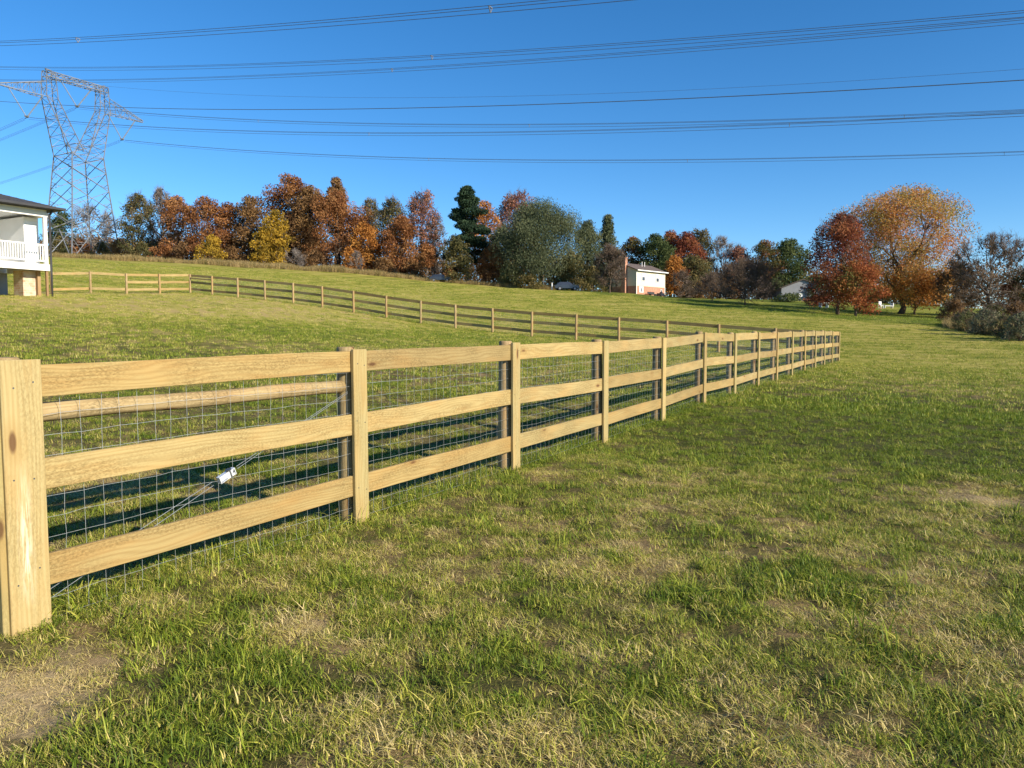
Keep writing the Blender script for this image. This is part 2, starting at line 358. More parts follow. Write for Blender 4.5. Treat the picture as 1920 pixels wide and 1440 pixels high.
def dry_field(x, y):
    """0 lush green .. 1 straw or bare"""
    x = np.asarray(x, float); y = np.asarray(y, float)
    d = 0.44 + (fbm(x * 0.55 + 3, y * 0.55 + 8, 3) - 0.5) * 0.35 + (fbm(x * 3.4 + 31, y * 3.4 + 12, 4) - 0.5) * 1.0 + (fbm(x * 11 + 3, y * 11 + 2, 2) - 0.5) * 0.7
    jx = x + (fbm(x * 4 + 7, y * 4, 2) - 0.5) * 0.55; jy = y + (fbm(x * 4 + 70, y * 4 + 3, 2) - 0.5) * 0.6
    for cx_, cy_, r, s in DS: d = d + s * 0.48 * np.exp(-(((jx - cx_) / r) ** 2 + ((jy - cy_) / (r * 1.25)) ** 2))
    for cx_, cy_, r, s in LS: d = d - s * (0.42 if r > 0.7 else 0.24) * np.exp(-(((jx - cx_) / r) ** 2 + ((jy - cy_) / (r * 1.4)) ** 2))
    # the mown paddock is worn on its upper slope; the open field is evenly yellow-green with mowing stripes
    s_in = (x - CORNER.x) * BD.x + (y - CORNER.y) * BD.y; t_in = (x - CORNER.x) * -U.x + (y - CORNER.y) * -U.y
    up = np.clip((s_in - 17) / 9, 0, 1) * np.clip((y - 23) / 8, 0, 1) * (t_in > -1.2)
    d = d + 0.30 * up * (0.5 + fbm(x * 0.5, y * 0.5, 3))
    out = np.clip((-t_in - 1.2) / 6, 0, 1)
    far = np.clip((np.hypot(x, y) - 26) / 14, 0, 1)
    st = np.sin((x * 0.875 - y * 0.2 * 0 + x * 0 + y * 0.486) * 0.0 + (-x * BD.y + y * BD.x) * 2.2 + 3 * fbm(x * 0.03, y * 0.03, 2))
    base_far = 0.46 + 0.16 * st * (0.4 + fbm(x * .05, y * .05, 2)) + (fbm(x * 0.35, y * 0.35, 3) - 0.5) * 0.6
    inside = (t_in > -0.5) & (s_in > 0) & (s_in < 42)
    d = np.where(inside, d, d * (1 - far) + base_far * far)
    return np.clip(d, 0, 1)

def ray_ground(px, py):
    Ys = np.geomspace(5, 220, 600); q = [at(px, py, float(y)) for y in Ys]
    dz = np.array([v.z for v in q]) - gz_arr(np.array([v.x for v in q]), np.array([v.y for v in q]))
    i = int(np.argmax(dz < 0)) if (dz < 0).any() else 520
    return q[i]
L1, L2 = ray_ground(1200, 563), ray_ground(1740, 613); LN = Vector((-(L2.y - L1.y), L2.x - L1.x)).normalized()
_dry0 = dry_field
def dry_field(x, y):
    # the house lawns beyond the mown hayfield are kept greener
    x = np.asarray(x, float); y = np.asarray(y, float); s = (x - L1.x) * LN.x + (y - L1.y) * LN.y + (fbm(x * 0.15, y * 0.15, 2) - 0.5) * 5
    return np.clip(_dry0(x, y) - 0.34 * np.clip(s / 3, 0, 1) * np.clip((x + 8) / 20, 0, 1), 0, 1)

# ground sheet: fans out from under the camera to the horizon, fine where the camera looks
az = np.r_[np.linspace(-180, -62, 50)[:-1], np.linspace(-62, 62, 420), np.linspace(62, 180, 50)[1:-1]]
rr = np.r_[0.25, np.geomspace(0.8, 40, 190), np.geomspace(41, 300, 90), np.geomspace(320, 3000, 14)]
nA, nR = len(az), len(rr)
AX, RX = np.meshgrid(np.radians(az), rr); gx = (RX * np.sin(AX)).ravel(); gy = (RX * np.cos(AX)).ravel()
gv = np.c_[gx, gy, gz_arr(gx, gy)]
ii, jj = np.meshgrid(np.arange(nR - 1), np.arange(nA), indexing='ij'); j2 = (jj + 1) % nA
gf = np.stack([ii * nA + jj, ii * nA + j2, (ii + 1) * nA + j2, (ii + 1) * nA + jj], -1).reshape(-1, 4)[:, ::-1]
gme = np_mesh('ground', gv, gf, smooth=True)
a_ = gme.attributes.new('dry', 'FLOAT', 'POINT'); a_.data.foreach_set('value', dry_field(gx, gy).astype(np.float32))
a_ = gme.attributes.new('bare', 'FLOAT', 'POINT'); a_.data.foreach_set('value', bare_field(gx, gy).astype(np.float32))
soil_ = np.clip((34 - np.hypot(gx, gy)) / 16, 0, 1); a_ = gme.attributes.new('soil', 'FLOAT', 'POINT'); a_.data.foreach_set('value', soil_.astype(np.float32))
k = NT('turf_ground'); so_n = k.n('Attribute', _attribute_name='soil'); at_n = k.n('Attribute', _attribute_name='dry'); geo = k.n('NewGeometry'); pos = geo.outputs['Position']
n1 = k.noise(pos, 38.0, 5, 0.7); n2 = k.noise(pos, 3.0, 4, 0.6); n3 = k.noise(k.scaled(pos, (1, 1, 1)), 0.6, 5, 0.65)
f = k.math('ADD', at_n.outputs['Fac'], k.math('MULTIPLY', k.math('SUBTRACT', n1, 0.5), 0.9)); f = k.math('ADD', f, k.math('MULTIPLY', k.math('SUBTRACT', n2, 0.5), 0.4), True)
f = k.math('ADD', f, k.math('MULTIPLY', k.math('SUBTRACT', n3, 0.5), 0.3), True)
col = k.ramp(f, [(0.05, (0.105, 0.135, 0.020)), (0.40, (0.265, 0.255, 0.040)), (0.68, (0.385, 0.325, 0.085)), (0.95, (0.40, 0.30, 0.12))])
soilc = k.ramp(f, [(0.1, (0.075, 0.075, 0.022)), (0.5, (0.14, 0.11, 0.045)), (0.85, (0.27, 0.19, 0.09))])
ba_n = k.n('Attribute', _attribute_name='bare'); soilc = k.mix(ba_n.outputs['Fac'], soilc, k.ramp(n1, [(0.3, (0.33, 0.245, 0.125)), (0.7, (0.56, 0.43, 0.235))]))
col = k.mix(so_n.outputs['Fac'], col, soilc)      # thatch and soil show between the blades where these are modelled
k.l(col, k.b.inputs['Base Color']); k.b.inputs['Roughness'].default_value = 0.95; k.b.inputs['Specular IOR Level'].default_value = 0.1
k.bump(k.math('ADD', n1, k.math('MULTIPLY', n2, 2.0)), 0.05, 0.7)
gme.materials.append(k.m)
tag(link(bpy.data.objects.new('ground', gme)), 'gently sloping turf field running up to the tree line', 'ground', kind='structure')

# ------------------------------------------------------------------ fences
RAILS = [(1.205, 0.152), (0.745, 0.152), (0.285, 0.152)]     # rail centre heights above the turf, width
def rail_mesh(i):
    L, n = SPAN, 14; r = random.Random(40 + i); V = []; Fc = []
    ph = r.uniform(0, 6); t, h = 0.026, 0.152
    for q in range(n + 1):
        x = -L / 2 + L * q / n
        dz = 0.005 * math.sin(x * 1.7 + ph); dy = 0.004 * math.sin(x * 1.1 + ph * 2); w = h * (1 + 0.012 * math.sin(x * 4 + ph))
        c = 0.0025
        for (y, z) in ((-t / 2 + c, -w / 2), (t / 2 - c, -w / 2), (t / 2, -w / 2 + c), (t / 2, w / 2 - c), (t / 2 - c, w / 2), (-t / 2 + c, w / 2), (-t / 2, w / 2 - c), (-t / 2, -w / 2 + c)):
            V.append((x, y + dy, z + dz))
    for q in range(n):
        for s in range(8):
            s2 = (s + 1) % 8; Fc.append((q * 8 + s, q * 8 + s2, (q + 1) * 8 + s2, (q + 1) * 8 + s))
    me = bpy.data.meshes.new('rail'); me.from_pydata(V, [], Fc + [tuple(range(8)), tuple(range(n * 8, n * 8 + 8))[::-1]]); me.materials.append(M['board']); me.update(); return me
rail_meshes = [rail_mesh(i) for i in range(5)]
def round_post_mesh(h, r, name='post'):
    m = MB(); n = 14; zs = [-0.35, 0.0, h * 0.5, h - 0.02, h - 0.006, h]; rs = [r * 1.04, r * 1.03, r, r * 0.985, r * 0.93, r * 0.80]
    m.tube([(0.004 * math.sin(z * 3), 0.004 * math.cos(z * 2), z) for z in zs], rs, n); me = m.mesh(name, True); me.materials.append(M['post'])
    for p in me.polygons:
        if len(p.vertices) > 4: p.use_smooth = False
    return me
def face_board_mesh(h, w, t, bot=-0.12):
    me = MB().box((0, 0, (h + bot) / 2), (w, t, h - bot)).mesh('face_board'); bevel_mesh(me, 0.003); me.materials.append(M['faceboard']); return me
post_me = round_post_mesh(1.31, 0.068); face_me = face_board_mesh(1.293, 0.148, 0.027); endface_me = face_board_mesh(1.30, 0.182, 0.03); endface_me.materials[0] = M['endboard']
backpost_me = round_post_mesh(1.30, 0.064)
def yaw(d): return math.atan2(d[1], d[0])
def frame(o, x, y, z=(0, 0, 1)):
    x = Vector(x).normalized(); z = Vector(z).normalized(); y = Vector(y).normalized()
    return Matrix(((x.x, y.x, z.x, o[0]), (x.y, y.y, z.y, o[1]), (x.z, y.z, z.z, o[2]), (0, 0, 0, 1)))
def wire_panel(a, b, off, zs, pitch, r, seed):
    """welded mesh of one bay: every wire is a thin tube, none quite straight"""
    rn = random.Random(seed); m = MB(); a = Vector(a) + off; b = Vector(b) + off; L = (b - a).length; n = int(L / pitch)
    d2 = (b - a) / L; perp = Vector((-d2.y, d2.x, 0))
    sag = lambda t: 0.010 * math.sin(t * 5 + seed)
    for z in zs:
        pts = []
        for q in range(n + 1):
            t = q / n; pts.append(a.lerp(b, t) + Vector((0, 0, z + sag(t) * 0.5 + rn.gauss(0, 0.0022))) + perp * sag(t))
        m.tube(pts, r, 3, False)
    for q in range(n + 1):
        t = q / n; p = a.lerp(b, t) + perp * sag(t); pts = []
        lean = rn.gauss(0, 0.006)
        for z in zs: pts.append(p + Vector((0, 0, z)) + d2 * (lean * (z - 0.5) + rn.gauss(0, 0.002)))
        m.tube(pts, r, 3, False)
    return m
def bay(parent, a, b, outward, idx, rails=RAILS, wire=True, wr=0.0016, pitch=0.1, rail_off=0.085, wz=None):
    a = Vector(a); b = Vector(b); d = (b - a); mid = (a + b) / 2; o3 = Vector((outward.x, outward.y, 0)); sx = d.length / SPAN
    for q, (hz, w) in enumerate(rails):
        jz = random.uniform(-0.006, 0.006)
        Mx = frame(mid + o3 * rail_off + Vector((0, 0, hz + jz)), d, o3 * -1, d.normalized().cross(o3 * -1))
        flip = random.random() < 0.5
        Mx = Mx @ Matrix.Rotation(math.pi if flip else 0, 4, 'Z') @ Matrix.Diagonal((sx * 0.999, 1, 1, 1))
        inst('rail', rail_meshes[(idx * 3 + q) % 5], parent, Mx)
    if wire:
        zs = wz or [0.03 + 0.1 * i for i in range(12)]
        w_ = wire_panel(a, b, o3 * 0.0705, zs, pitch, wr, idx * 1.7); w_.build('wire_mesh', M['wire'], parent)
Z0 = Vector((0, 0, 0))
nail_me = MB().tube([(0, 0, 0), (0, 0, 0.0025)], 0.0045, 6).mesh('nail'); nail_me.materials.append(M['zincdark'])
fence = empty('paddock_fence', (0, 0, 0)); tag(fence, 'new yellow pine three-board fence with face boards, nearest lit side of the paddock', 'fence')
NW3 = Vector((NRM.x, NRM.y, 0)); U3 = Vector((U.x, U.y, 0))
for p in near_posts: p.z = gz(p.x, p.y)
for p in back_posts[1:] + left_posts[1:]: p.z = gz(p.x, p.y)
back_posts[0].z = near_posts[14].z; left_posts[0].z = HC.z
for i, p in enumerate(near_posts):
    q = p - NW3 * 0.0; inst('post', post_me, fence, Matrix.Translation(q - U3 * 0.018) @ Matrix.Rotation(random.uniform(0, 6), 4, 'Z'))
    tilt = Matrix.Rotation(random.uniform(-0.006, 0.006), 4, 'Y')
    inst('face_board', endface_me if i == 0 else face_me, fence, frame(p + NW3 * 0.113, U3, NW3 * -1) @ tilt)
    if i < 4:
        for hz, _ in RAILS:
            for du in (-0.045, 0.045):
                c = p + NW3 * 0.1262 + U3 * (du + random.uniform(-.012, .012)) + Vector((0, 0, hz + random.uniform(-.04, .04))); inst('nail', nail_me, fence, frame(c, U3, Vector((0, 0, 1)), NW3))
    if i < 14: bay(fence, p, near_posts[i + 1], NRM, i, wr=0.00115)
# corner boards where the run meets the side run, at both ends
inst('face_board', endface_me, fence, frame(near_posts[0] - U3 * 0.105 + NW3 * 0.02, NW3, U3))
inst('face_board', face_me, fence, frame(near_posts[14] + U3 * 0.135 + NW3 * 0.02, NW3, U3))
# horizontal brace pole in the first bay, with a double diagonal brace wire and its ratchet tensioner
a, b = near_posts[0], near_posts[1]
def brace_pole(parent, a, b, z, r):
    m = MB(); n = 10; d = Vector(b) - Vector(a); dn = d.normalized(); pts = []; rad = []
    for q in range(n + 1):
        t = q / n; pts.append(Vector(a) + dn * (0.06 + (d.length - 0.12) * t) + Vector((0, 0, z + 0.004 * math.sin(q)))); rad.append(r * (1 + 0.05 * math.sin(q * 1.9)))
    # along local X so that the grain follows the pole
    Mx = frame(pts[0], dn, Vector((-dn.y, dn.x, 0)), dn.cross(Vector((-dn.y, dn.x, 0)))); Mi = Mx.inverted()
    m.tube([Mi @ p for p in pts], rad, 12); o = m.build('brace_pole', M['pole'], parent, True); o.matrix_local = Mx; return o
brace_pole(fence, a + Vector((0, 0, 1.035)), b + Vector((0, 0, 1.02)), 0, 0.047)
top = b + NW3 * 0.062 + Vector((0, 0, 0.98)) - U3 * 0.07; bot = a + NW3 * 0.062 + Vector((0, 0, 0.13)) + U3 * 0.07
def along(t): return bot.lerp(top, t)
bw = MB(); tt = 0.50
up = Vector((0, 0, 1)); per = (top - bot).normalized().cross(NW3)
if per.z < 0: per = -per
for s in (-1, 1):
    bw.tube([bot + per * 0.022 * s, along(tt - 0.04) + per * 0.012 * s], 0.0018, 4); bw.tube([along(tt + 0.04) + per * 0.008 * s, top + per * 0.005 * s], 0.0018, 4)
bw.build('brace_wire', M['wire'], fence)
dn = (top - bot).normalized(); Mt = frame(along(tt) + NW3 * 0.012, dn, NW3, per)
ten = MB()
for s in (-1, 1): ten.box((0, 0, 0.019 * s), (0.125, 0.030, 0.004)); 
ten.box((-0.058, 0, 0), (0.006, 0.030, 0.038)); ten.box((0.058, 0, 0), (0.006, 0.030, 0.030)); ten.box((0.02, 0.014, 0), (0.06, 0.003, 0.034)); ten.box((-0.03, 0.016, 0.004), (0.05, 0.003, 0.026))
to = ten.build('wire_tensioner', M['zinc'], fence); to.matrix_local = Mt
sp = MB(); sp.tube([(0.022, 0.004, -0.026), (0.022, 0.004, 0.026)], 0.013, 12); sp.tube([(0.022, 0.004, 0.026), (0.022, 0.004, 0.031)], 0.019, 10); sp.tube([(0.042, 0.018, 0.0), (0.052, 0.018, 0.012)], 0.004, 6)
so = sp.build('ratchet_spool', M['zincdark'], to)
# side run leaving the near corner, mostly outside the picture
side = empty('paddock_fence', (0, 0, 0)); tag(side, 'short board fence run leaving the corner post beside the camera', 'fence')
pts = [near_posts[0]]
for i in range(2):
    p = N0 + BD * SPAN * (i + 1); pts.append(Vector((p.x, p.y, gz(p.x, p.y))))
for i in (1, 2):
    inst('post', backpost_me, side, Matrix.Translation(pts[i])); bay(side, pts[i - 1] + (Vector((BD.x, BD.y, 0)) * 0.02 if i == 1 else Z0), pts[i], -U, 50 + i)
    inst('face_board', face_me, side, frame(pts[i] - U3 * 0.113, NW3, U3))
# back run: posts inside, rails and wire on the outer face
back = empty('paddock_fence', (0, 0, 0)); tag(back, 'shaded three-board fence with pale round posts crossing the slope behind the near run', 'fence')
for i, p in enumerate(back_posts):
    if i: inst('post', backpost_me, back, Matrix.Translation(p) @ Matrix.Rotation(random.uniform(0, 6), 4, 'Z') @ Matrix.Rotation(random.uniform(-0.012, 0.012), 4, 'X'))
    if i < len(back_posts) - 1: bay(back, p, back_posts[i + 1], U, 20 + i, wr=0.0016, rail_off=0.084)
brace_pole(back, back_posts[0] + Vector((0, 0, 1.03)), back_posts[1] + Vector((0, 0, 1.03)), 0, 0.045)
brace_pole(back, back_posts[-1] + Vector((0, 0, 1.03)), back_posts[-2] + Vector((0, 0, 1.03)), 0, 0.045)
# left run down to the house: rails lit, the two bays by the house carry no middle rail
left = empty('paddock_fence', (0, 0, 0)); tag(left, 'sunlit pale board fence run between the white porch and the shaded fence corner', 'fence')
for i in range(1, len(left_posts)):
    p = left_posts[i]; inst('post', backpost_me, left, Matrix.Translation(p) @ Matrix.Rotation(random.uniform(0, 6), 4, 'Z'))
    bay(left, left_posts[i - 1], p, -NRM, 70 + i, rails=RAILS if i <= 2 else [RAILS[0], RAILS[2]], wire=False)
# ------------------------------------------------------------------ grass: tufts set out point by point
def tuft_mesh(name, nb, rad, lmin, lmax, wid, lean, seed, curl=0.5, seg=2, flat=0.0):
    r = np.random.default_rng(seed); V = []; Fc = []; T = []
    for b in range(nb):
        a = r.uniform(0, 6.283); q = rad * math.sqrt(r.random()); bx, by = q * math.cos(a), q * math.sin(a)
        L = r.uniform(lmin, lmax); th = r.uniform(0, 6.283); le = abs(r.normal(0, lean)) + flat; le = min(le, 1.5)
        w = wid * r.uniform(0.6, 1.3); tint = r.random(); h = Vector((math.cos(th), math.sin(th), 0)); sd = Vector((-h.y, h.x, 0))
        tw = r.uniform(-1, 1); i0 = len(V); p = Vector((bx, by, -0.006)); ang = le
        for s in range(seg + 1):
            ww = w * (1 - (s / seg) ** 1.6) * 0.5
            side = (sd * math.cos(tw) + Vector((0, 0, 1)) * math.sin(tw) * 0.4)
            if s < seg: V += [p - side * ww, p + side * ww]; T += [tint, tint]
            else: V += [p]; T += [tint]
            d = h * math.sin(ang) + Vector((0, 0, 1)) * math.cos(ang); p = p + d * (L / seg); p.z = max(p.z, 0.004); ang = min(ang + curl * r.uniform(0.2, 1.3), 1.62)
        for s in range(seg - 1): Fc += [(i0 + 2 * s, i0 + 2 * s + 1, i0 + 2 * s + 3), (i0 + 2 * s, i0 + 2 * s + 3, i0 + 2 * s + 2)]
        s = seg - 1; Fc += [(i0 + 2 * s, i0 + 2 * s + 1, i0 + 2 * s + 2)]
    return np_mesh(name, [tuple(v) for v in V], Fc, T)
def grass_material(name, ramp, vary=0.35):
    k = NT(name); d = k.n('Attribute', _attribute_name='dry', _attribute_type='INSTANCER'); t = k.n('Attribute', _attribute_name='tint')
    f = k.math('ADD', d.outputs['Fac'], k.math('MULTIPLY', k.math('SUBTRACT', t.outputs['Fac'], 0.5), vary * 2), True)
    col = k.ramp(f, ramp)
    t2 = k.math('FRACT', k.math('MULTIPLY', t.outputs['Fac'], 7.31))
    col = k.mix(1.0, col, k.ramp(t2, [(0, (0.50, 0.52, 0.50)), (1, (1.25, 1.25, 1.2))]), 'MULTIPLY')
    k.l(col, k.b.inputs['Base Color']); k.b.inputs['Roughness'].default_value = 0.5; k.b.inputs['Specular IOR Level'].default_value = 0.22
    tr = k.n('BsdfTranslucent'); k.l(col, tr.inputs['Color']); mx = k.n('MixShader'); mx.inputs[0].default_value = 0.28
    k.l(k.b.outputs[0], mx.inputs[1]); k.l(tr.outputs[0], mx.inputs[2]); k.l(mx.outputs[0], k.out.inputs['Surface']); return k.m
GR = [(0.0, (0.130, 0.200, 0.020)), (0.28, (0.300, 0.365, 0.038)), (0.52, (0.470, 0.455, 0.078)), (0.75, (0.62, 0.51, 0.165)), (1.0, (0.72, 0.58, 0.28))]
M['grass'] = grass_material('grass_blade', GR)
M['meadow'] = grass_material('dry_meadow_blade', [(0.0, (0.15, 0.16, 0.04)), (0.35, (0.34, 0.255, 0.10)), (1.0, (0.56, 0.41, 0.20))])
def scatter_object(name, tufts, mat, P, idx, scale, rotz, dry, tilt=None):
    coll = bpy.data.collections.new(name + '_tufts')
    for i, me in enumerate(tufts):
        me.materials.append(mat); coll.objects.link(bpy.data.objects.new('%s_tuft_%02d' % (name, i), me))
    me = bpy.data.meshes.new(name); me.vertices.add(len(P)); me.vertices.foreach_set('co', np.asarray(P, np.float32).ravel())
    for nm, ty, arr, key in (('idx', 'INT', np.asarray(idx, np.int32), 'value'), ('sc', 'FLOAT', np.asarray(scale, np.float32), 'value'), ('dry', 'FLOAT', np.asarray(dry, np.float32), 'value')):
        a = me.attributes.new(nm, ty, 'POINT'); a.data.foreach_set(key, arr)
    rot = np.zeros((len(P), 3), np.float32); rot[:, 2] = rotz
    if tilt is not None: rot[:, :2] = tilt
    a = me.attributes.new('rot', 'FLOAT_VECTOR', 'POINT'); a.data.foreach_set('vector', rot.ravel()); me.update()
    o = link(bpy.data.objects.new(name, me)); md = o.modifiers.new('scatter', 'NODES')
    g = bpy.data.node_groups.new(name + '_scatter', 'GeometryNodeTree')
    g.interface.new_socket('Geometry', in_out='INPUT', socket_type='NodeSocketGeometry'); g.interface.new_socket('Geometry', in_out='OUTPUT', socket_type='NodeSocketGeometry')
    gi = g.nodes.new('NodeGroupInput'); go = g.nodes.new('NodeGroupOutput'); ip = g.nodes.new('GeometryNodeInstanceOnPoints'); ci = g.nodes.new('GeometryNodeCollectionInfo')
    ci.inputs['Collection'].default_value = coll; ci.inputs['Separate Children'].default_value = True; ci.inputs['Reset Children'].default_value = True
    def attr(nm, ty):
        n = g.nodes.new('GeometryNodeInputNamedAttribute'); n.data_type = ty; n.inputs['Name'].default_value = nm
        return [s for s in n.outputs if s.enabled and s.name == 'Attribute'][0]
    g.links.new(gi.outputs[0], ip.inputs['Points']); g.links.new(ci.outputs[0], ip.inputs['Instance']); ip.inputs['Pick Instance'].default_value = True
    g.links.new(attr('idx', 'INT'), ip.inputs['Instance Index'])
    e2r = g.nodes.new('FunctionNodeEulerToRotation'); g.links.new(attr('rot', 'FLOAT_VECTOR'), e2r.inputs[0]); g.links.new(e2r.outputs[0], ip.inputs['Rotation'])
    g.links.new(attr('sc', 'FLOAT'), ip.inputs['Scale']); g.links.new(ip.outputs[0], go.inputs[0])
    md.node_group = g; return o
tufts = []
for i in range(6): tufts.append(tuft_mesh('t', 52, 0.085, 0.022, 0.064, 0.0041, 0.6, 100 + i, 0.55, 3))            # 0-5 turf
for i in range(4): tufts.append(tuft_mesh('t', 56, 0.095, 0.025, 0.066, 0.0040, 0.45, 200 + i, 0.30, 2, 0.75))         # 6-9 lying straw
for i in range(3): tufts.append(tuft_mesh('t', 18, 0.07, 0.06, 0.17, 0.0068, 0.95, 300 + i, 0.55, 4))                  # 10-12 coarse clump
for i in range(2): tufts.append(tuft_mesh('t', 60, 0.26, 0.045, 0.12, 0.014, 0.5, 400 + i, 0.5, 2))                  # 13-14 wide tuft for the middle distance
for i in range(2): tufts.append(tuft_mesh('t', 8, 0.012, 0.035, 0.075, 0.019, 0.25, 600 + i, 0.25, 4, 0.95))                # 15-16 broad-leaved weed
def polar_points(n, r0, r1, a0=-40.0, a1=40.0):
    r = np.sqrt(rng.random(n) * (r1 * r1 - r0 * r0) + r0 * r0); a = np.radians(rng.uniform(a0, a1, n)); return r * np.sin(a), r * np.cos(a)
PX, PY, PI_, PS = [], [], [], []
for (dens, r0, r1, kind) in ((400, 1.5, 5.0, 0), (260, 5.0, 9.0, 0), (120, 9.0, 16.0, 0), (17, 14.0, 34.0, 1), (5.0, 34.0, 70.0, 2), (1.6, 70.0, 130.0, 3)):
    area = math.radians(84) / 2 * (r1 ** 2 - r0 ** 2); n = int(dens * area); x, y = polar_points(n, r0, r1, -42, 42)
    d = dry_field(x, y); u = rng.random(n)
    lay = np.where(rng.random(n) < np.clip((d - 0.08) * 1.15, 0.2, 0.93), 1, 0)
    if kind == 0:
        idx = np.where(lay == 1, 6 + rng.integers(0, 4, n), rng.integers(0, 6, n)); sc = rng.uniform(0.7, 1.15, n) * np.where(lay == 1, 1.0, 1.08 - 0.45 * d)
        cl = (u < 0.15 * (1 - d) * 2 * np.clip(fbm(x * 1.7, y * 1.7, 2) * 2 - 0.6, 0, 2)); idx = np.where(cl, 10 + rng.integers(0, 3, n), idx); sc = np.where(cl, rng.uniform(0.55, 1.0, n), sc)
        wd = rng.random(n) < 0.022 * np.clip(fbm(x * 0.9 + 50, y * 0.9, 2) * 3 - 0.8, 0, 2) * (1 - d); idx = np.where(wd, 15 + rng.integers(0, 2, n), idx)
        mk = fbm(x * 5.5 + 2, y * 5.5 + 6, 2); sc = sc * np.clip(0.45 + 1.15 * mk, 0.5, 1.5); keep = rng.random(n) < np.where(lay == 1, 1.0, np.clip((mk - 0.2) * 4, 0.3, 1))
    elif kind == 1:
        idx = 13 + rng.integers(0, 2, n); sc = rng.uniform(0.6, 1.0, n) * (1 - 0.4 * d); keep = np.ones(n, bool)
    else:
        idx = 13 + rng.integers(0, 2, n); sc = rng.uniform(0.7, 1.2, n) * (1 - 0.4 * d) * (1.0 if kind == 2 else 1.5); keep = np.ones(n, bool)
    bf = bare_field(x, y); keep &= rng.random(n) > bf * np.where(lay == 1, 0.3, 1.1); sc = sc * (1 - 0.35 * bf)
    PX.append(x[keep]); PY.append(y[keep]); PI_.append(idx[keep]); PS.append(sc[keep])
# unmown fringe under and along the fence runs
def fringe(a, b, n, w):
    t = rng.random(n); q = rng.normal(0, w, n); dx, dy = b[0] - a[0], b[1] - a[1]; L = math.hypot(dx, dy)
    return a[0] + dx * t - dy / L * q, a[1] + dy * t + dx / L * q
for (a, b, n, w, s0, s1) in ((near_posts[0], near_posts[6], 1500, 0.10, 0.8, 1.35), (near_posts[6], near_posts[14], 900, 0.12, 0.9, 1.5), (near_posts[14], back_posts[-1], 1200, 0.14, 1.0, 1.6)):
    x, y = fringe(a, b, n, w); PX.append(x); PY.append(y); PI_.append(np.where(rng.random(n) < 0.25, 10 + rng.integers(0, 3, n), rng.integers(0, 6, n))); PS.append(rng.uniform(s0, s1, n))
X = np.concatenate(PX); Y = np.concatenate(PY); IX = np.concatenate(PI_); SC = np.concatenate(PS)
# nothing grows through the porch floor or the near posts
DRY = dry_field(X, Y); nI = len(X)
lying = (IX >= 6) & (IX < 10)
DRY = np.clip(np.where(lying, DRY * 0.65 + 0.28 + rng.normal(0, 0.2, nI), DRY * 0.65 + 0.05 + rng.normal(0, 0.2, nI)), 0, 1); DRY = np.where((IX >= 10) & (IX < 13), DRY * 0.5, DRY); DRY = np.where(IX >= 15, 0.12, DRY); DRY = np.clip(DRY + 0.5 * bare_field(X, Y), 0, 1)
tag(scatter_object('grass', tufts, M['grass'], np.c_[X, Y, gz_arr(X, Y)], IX, SC, rng.uniform(0, 6.283, nI), DRY, rng.normal(0, 0.12, (nI, 2))),
    'patchy green and straw coloured turf grass over the whole field', 'grass', kind='stuff')
# ------------------------------------------------------------------ transmission tower and conductors
TC = on_ground(155, 495, 180.0); TU = Vector((0.5, 0.866, 0)); TV = Vector((0.866, -0.5, 0)); TZ = TC.z
def T(u, v, z): return TC + TU * u + TV * v + Vector((0, 0, z))
def zpx(y, u): # height above the tower foot of a pixel row, at crossarm position u
    return at(150, y, 180 + 0.866 * u).z - TZ
tower = empty('transmission_tower', TC); tag(tower, 'steel lattice transmission tower with wide crossarms rising behind the white porch', 'transmission tower')
def tpart(m, name, mat='steel'):
    m.v = [v - TC for v in m.v]; return m.build(name, M[mat], tower)
Hs = [0, 7.5, 12.5, 17.0, 21.2, 24.6]; Bs = [6.0, 5.2, 4.75, 4.35, 4.0, 3.7]; ZW = 24.6
cor = [(-1, -1), (1, -1), (1, 1), (-1, 1)]
for (su, sv) in cor:
    m = MB()
    for i in range(5): m.bar(T(su * Bs[i], sv * Bs[i], Hs[i] - (0.3 if i == 0 else 0)), T(su * Bs[i + 1], sv * Bs[i + 1], Hs[i + 1]), 0.203)
    m.box(T(su * Bs[0], sv * Bs[0], -0.1), (0.7, 0.7, 0.6)); tpart(m, 'leg')
for q in range(4):                                   # one braced face after another
    (a0, b0), (a1, b1) = cor[q], cor[(q + 1) % 4]; m = MB()
    def P(i, t): return T((a0 + (a1 - a0) * t) * Bs[i], (b0 + (b1 - b0) * t) * Bs[i], Hs[i])
    apex = P(1, 0.5)                                 # open K at the foot
    m.bar(P(0, 0.000), apex, 0.16); m.bar(P(0, 1.0), apex, 0.125); m.bar(P(1, 0), P(1, 1), 0.101)
    for t in (0, 1):
        l0, l1 = P(0, t), P(1, t)
        for s in (0.25, 0.5, 0.75): m.bar(l0.lerp(l1, s), l0.lerp(apex, s), 0.062)
        for s in (0.25, 0.5): m.bar(l0.lerp(l1, s + 0.25), l0.lerp(apex, s), 0.055)
    for i in range(1, 5):
        m.bar(P(i, 0), P(i + 1, 1), 0.117); m.bar(P(i, 1), P(i + 1, 0), 0.117)
        c = (P(i, 0) + P(i + 1, 1) + P(i, 1) + P(i + 1, 0)) / 4
        for t in (0, 1):
            mid = P(i, t).lerp(P(i + 1, t), 0.5); m.bar(P(i, t).lerp(P(i + 1, t), 0.390), P(i, t).lerp(c, 0.5), 0.07); m.bar(mid, P(i + 1, t).lerp(c, 0.390), 0.07)
            m.bar(P(i, t).lerp(P(i + 1, t), 0.195), P(i, t).lerp(c, 0.5), 0.06)
    m.bar(P(5, 0), P(5, 1), 0.109); tpart(m, 'bracing')
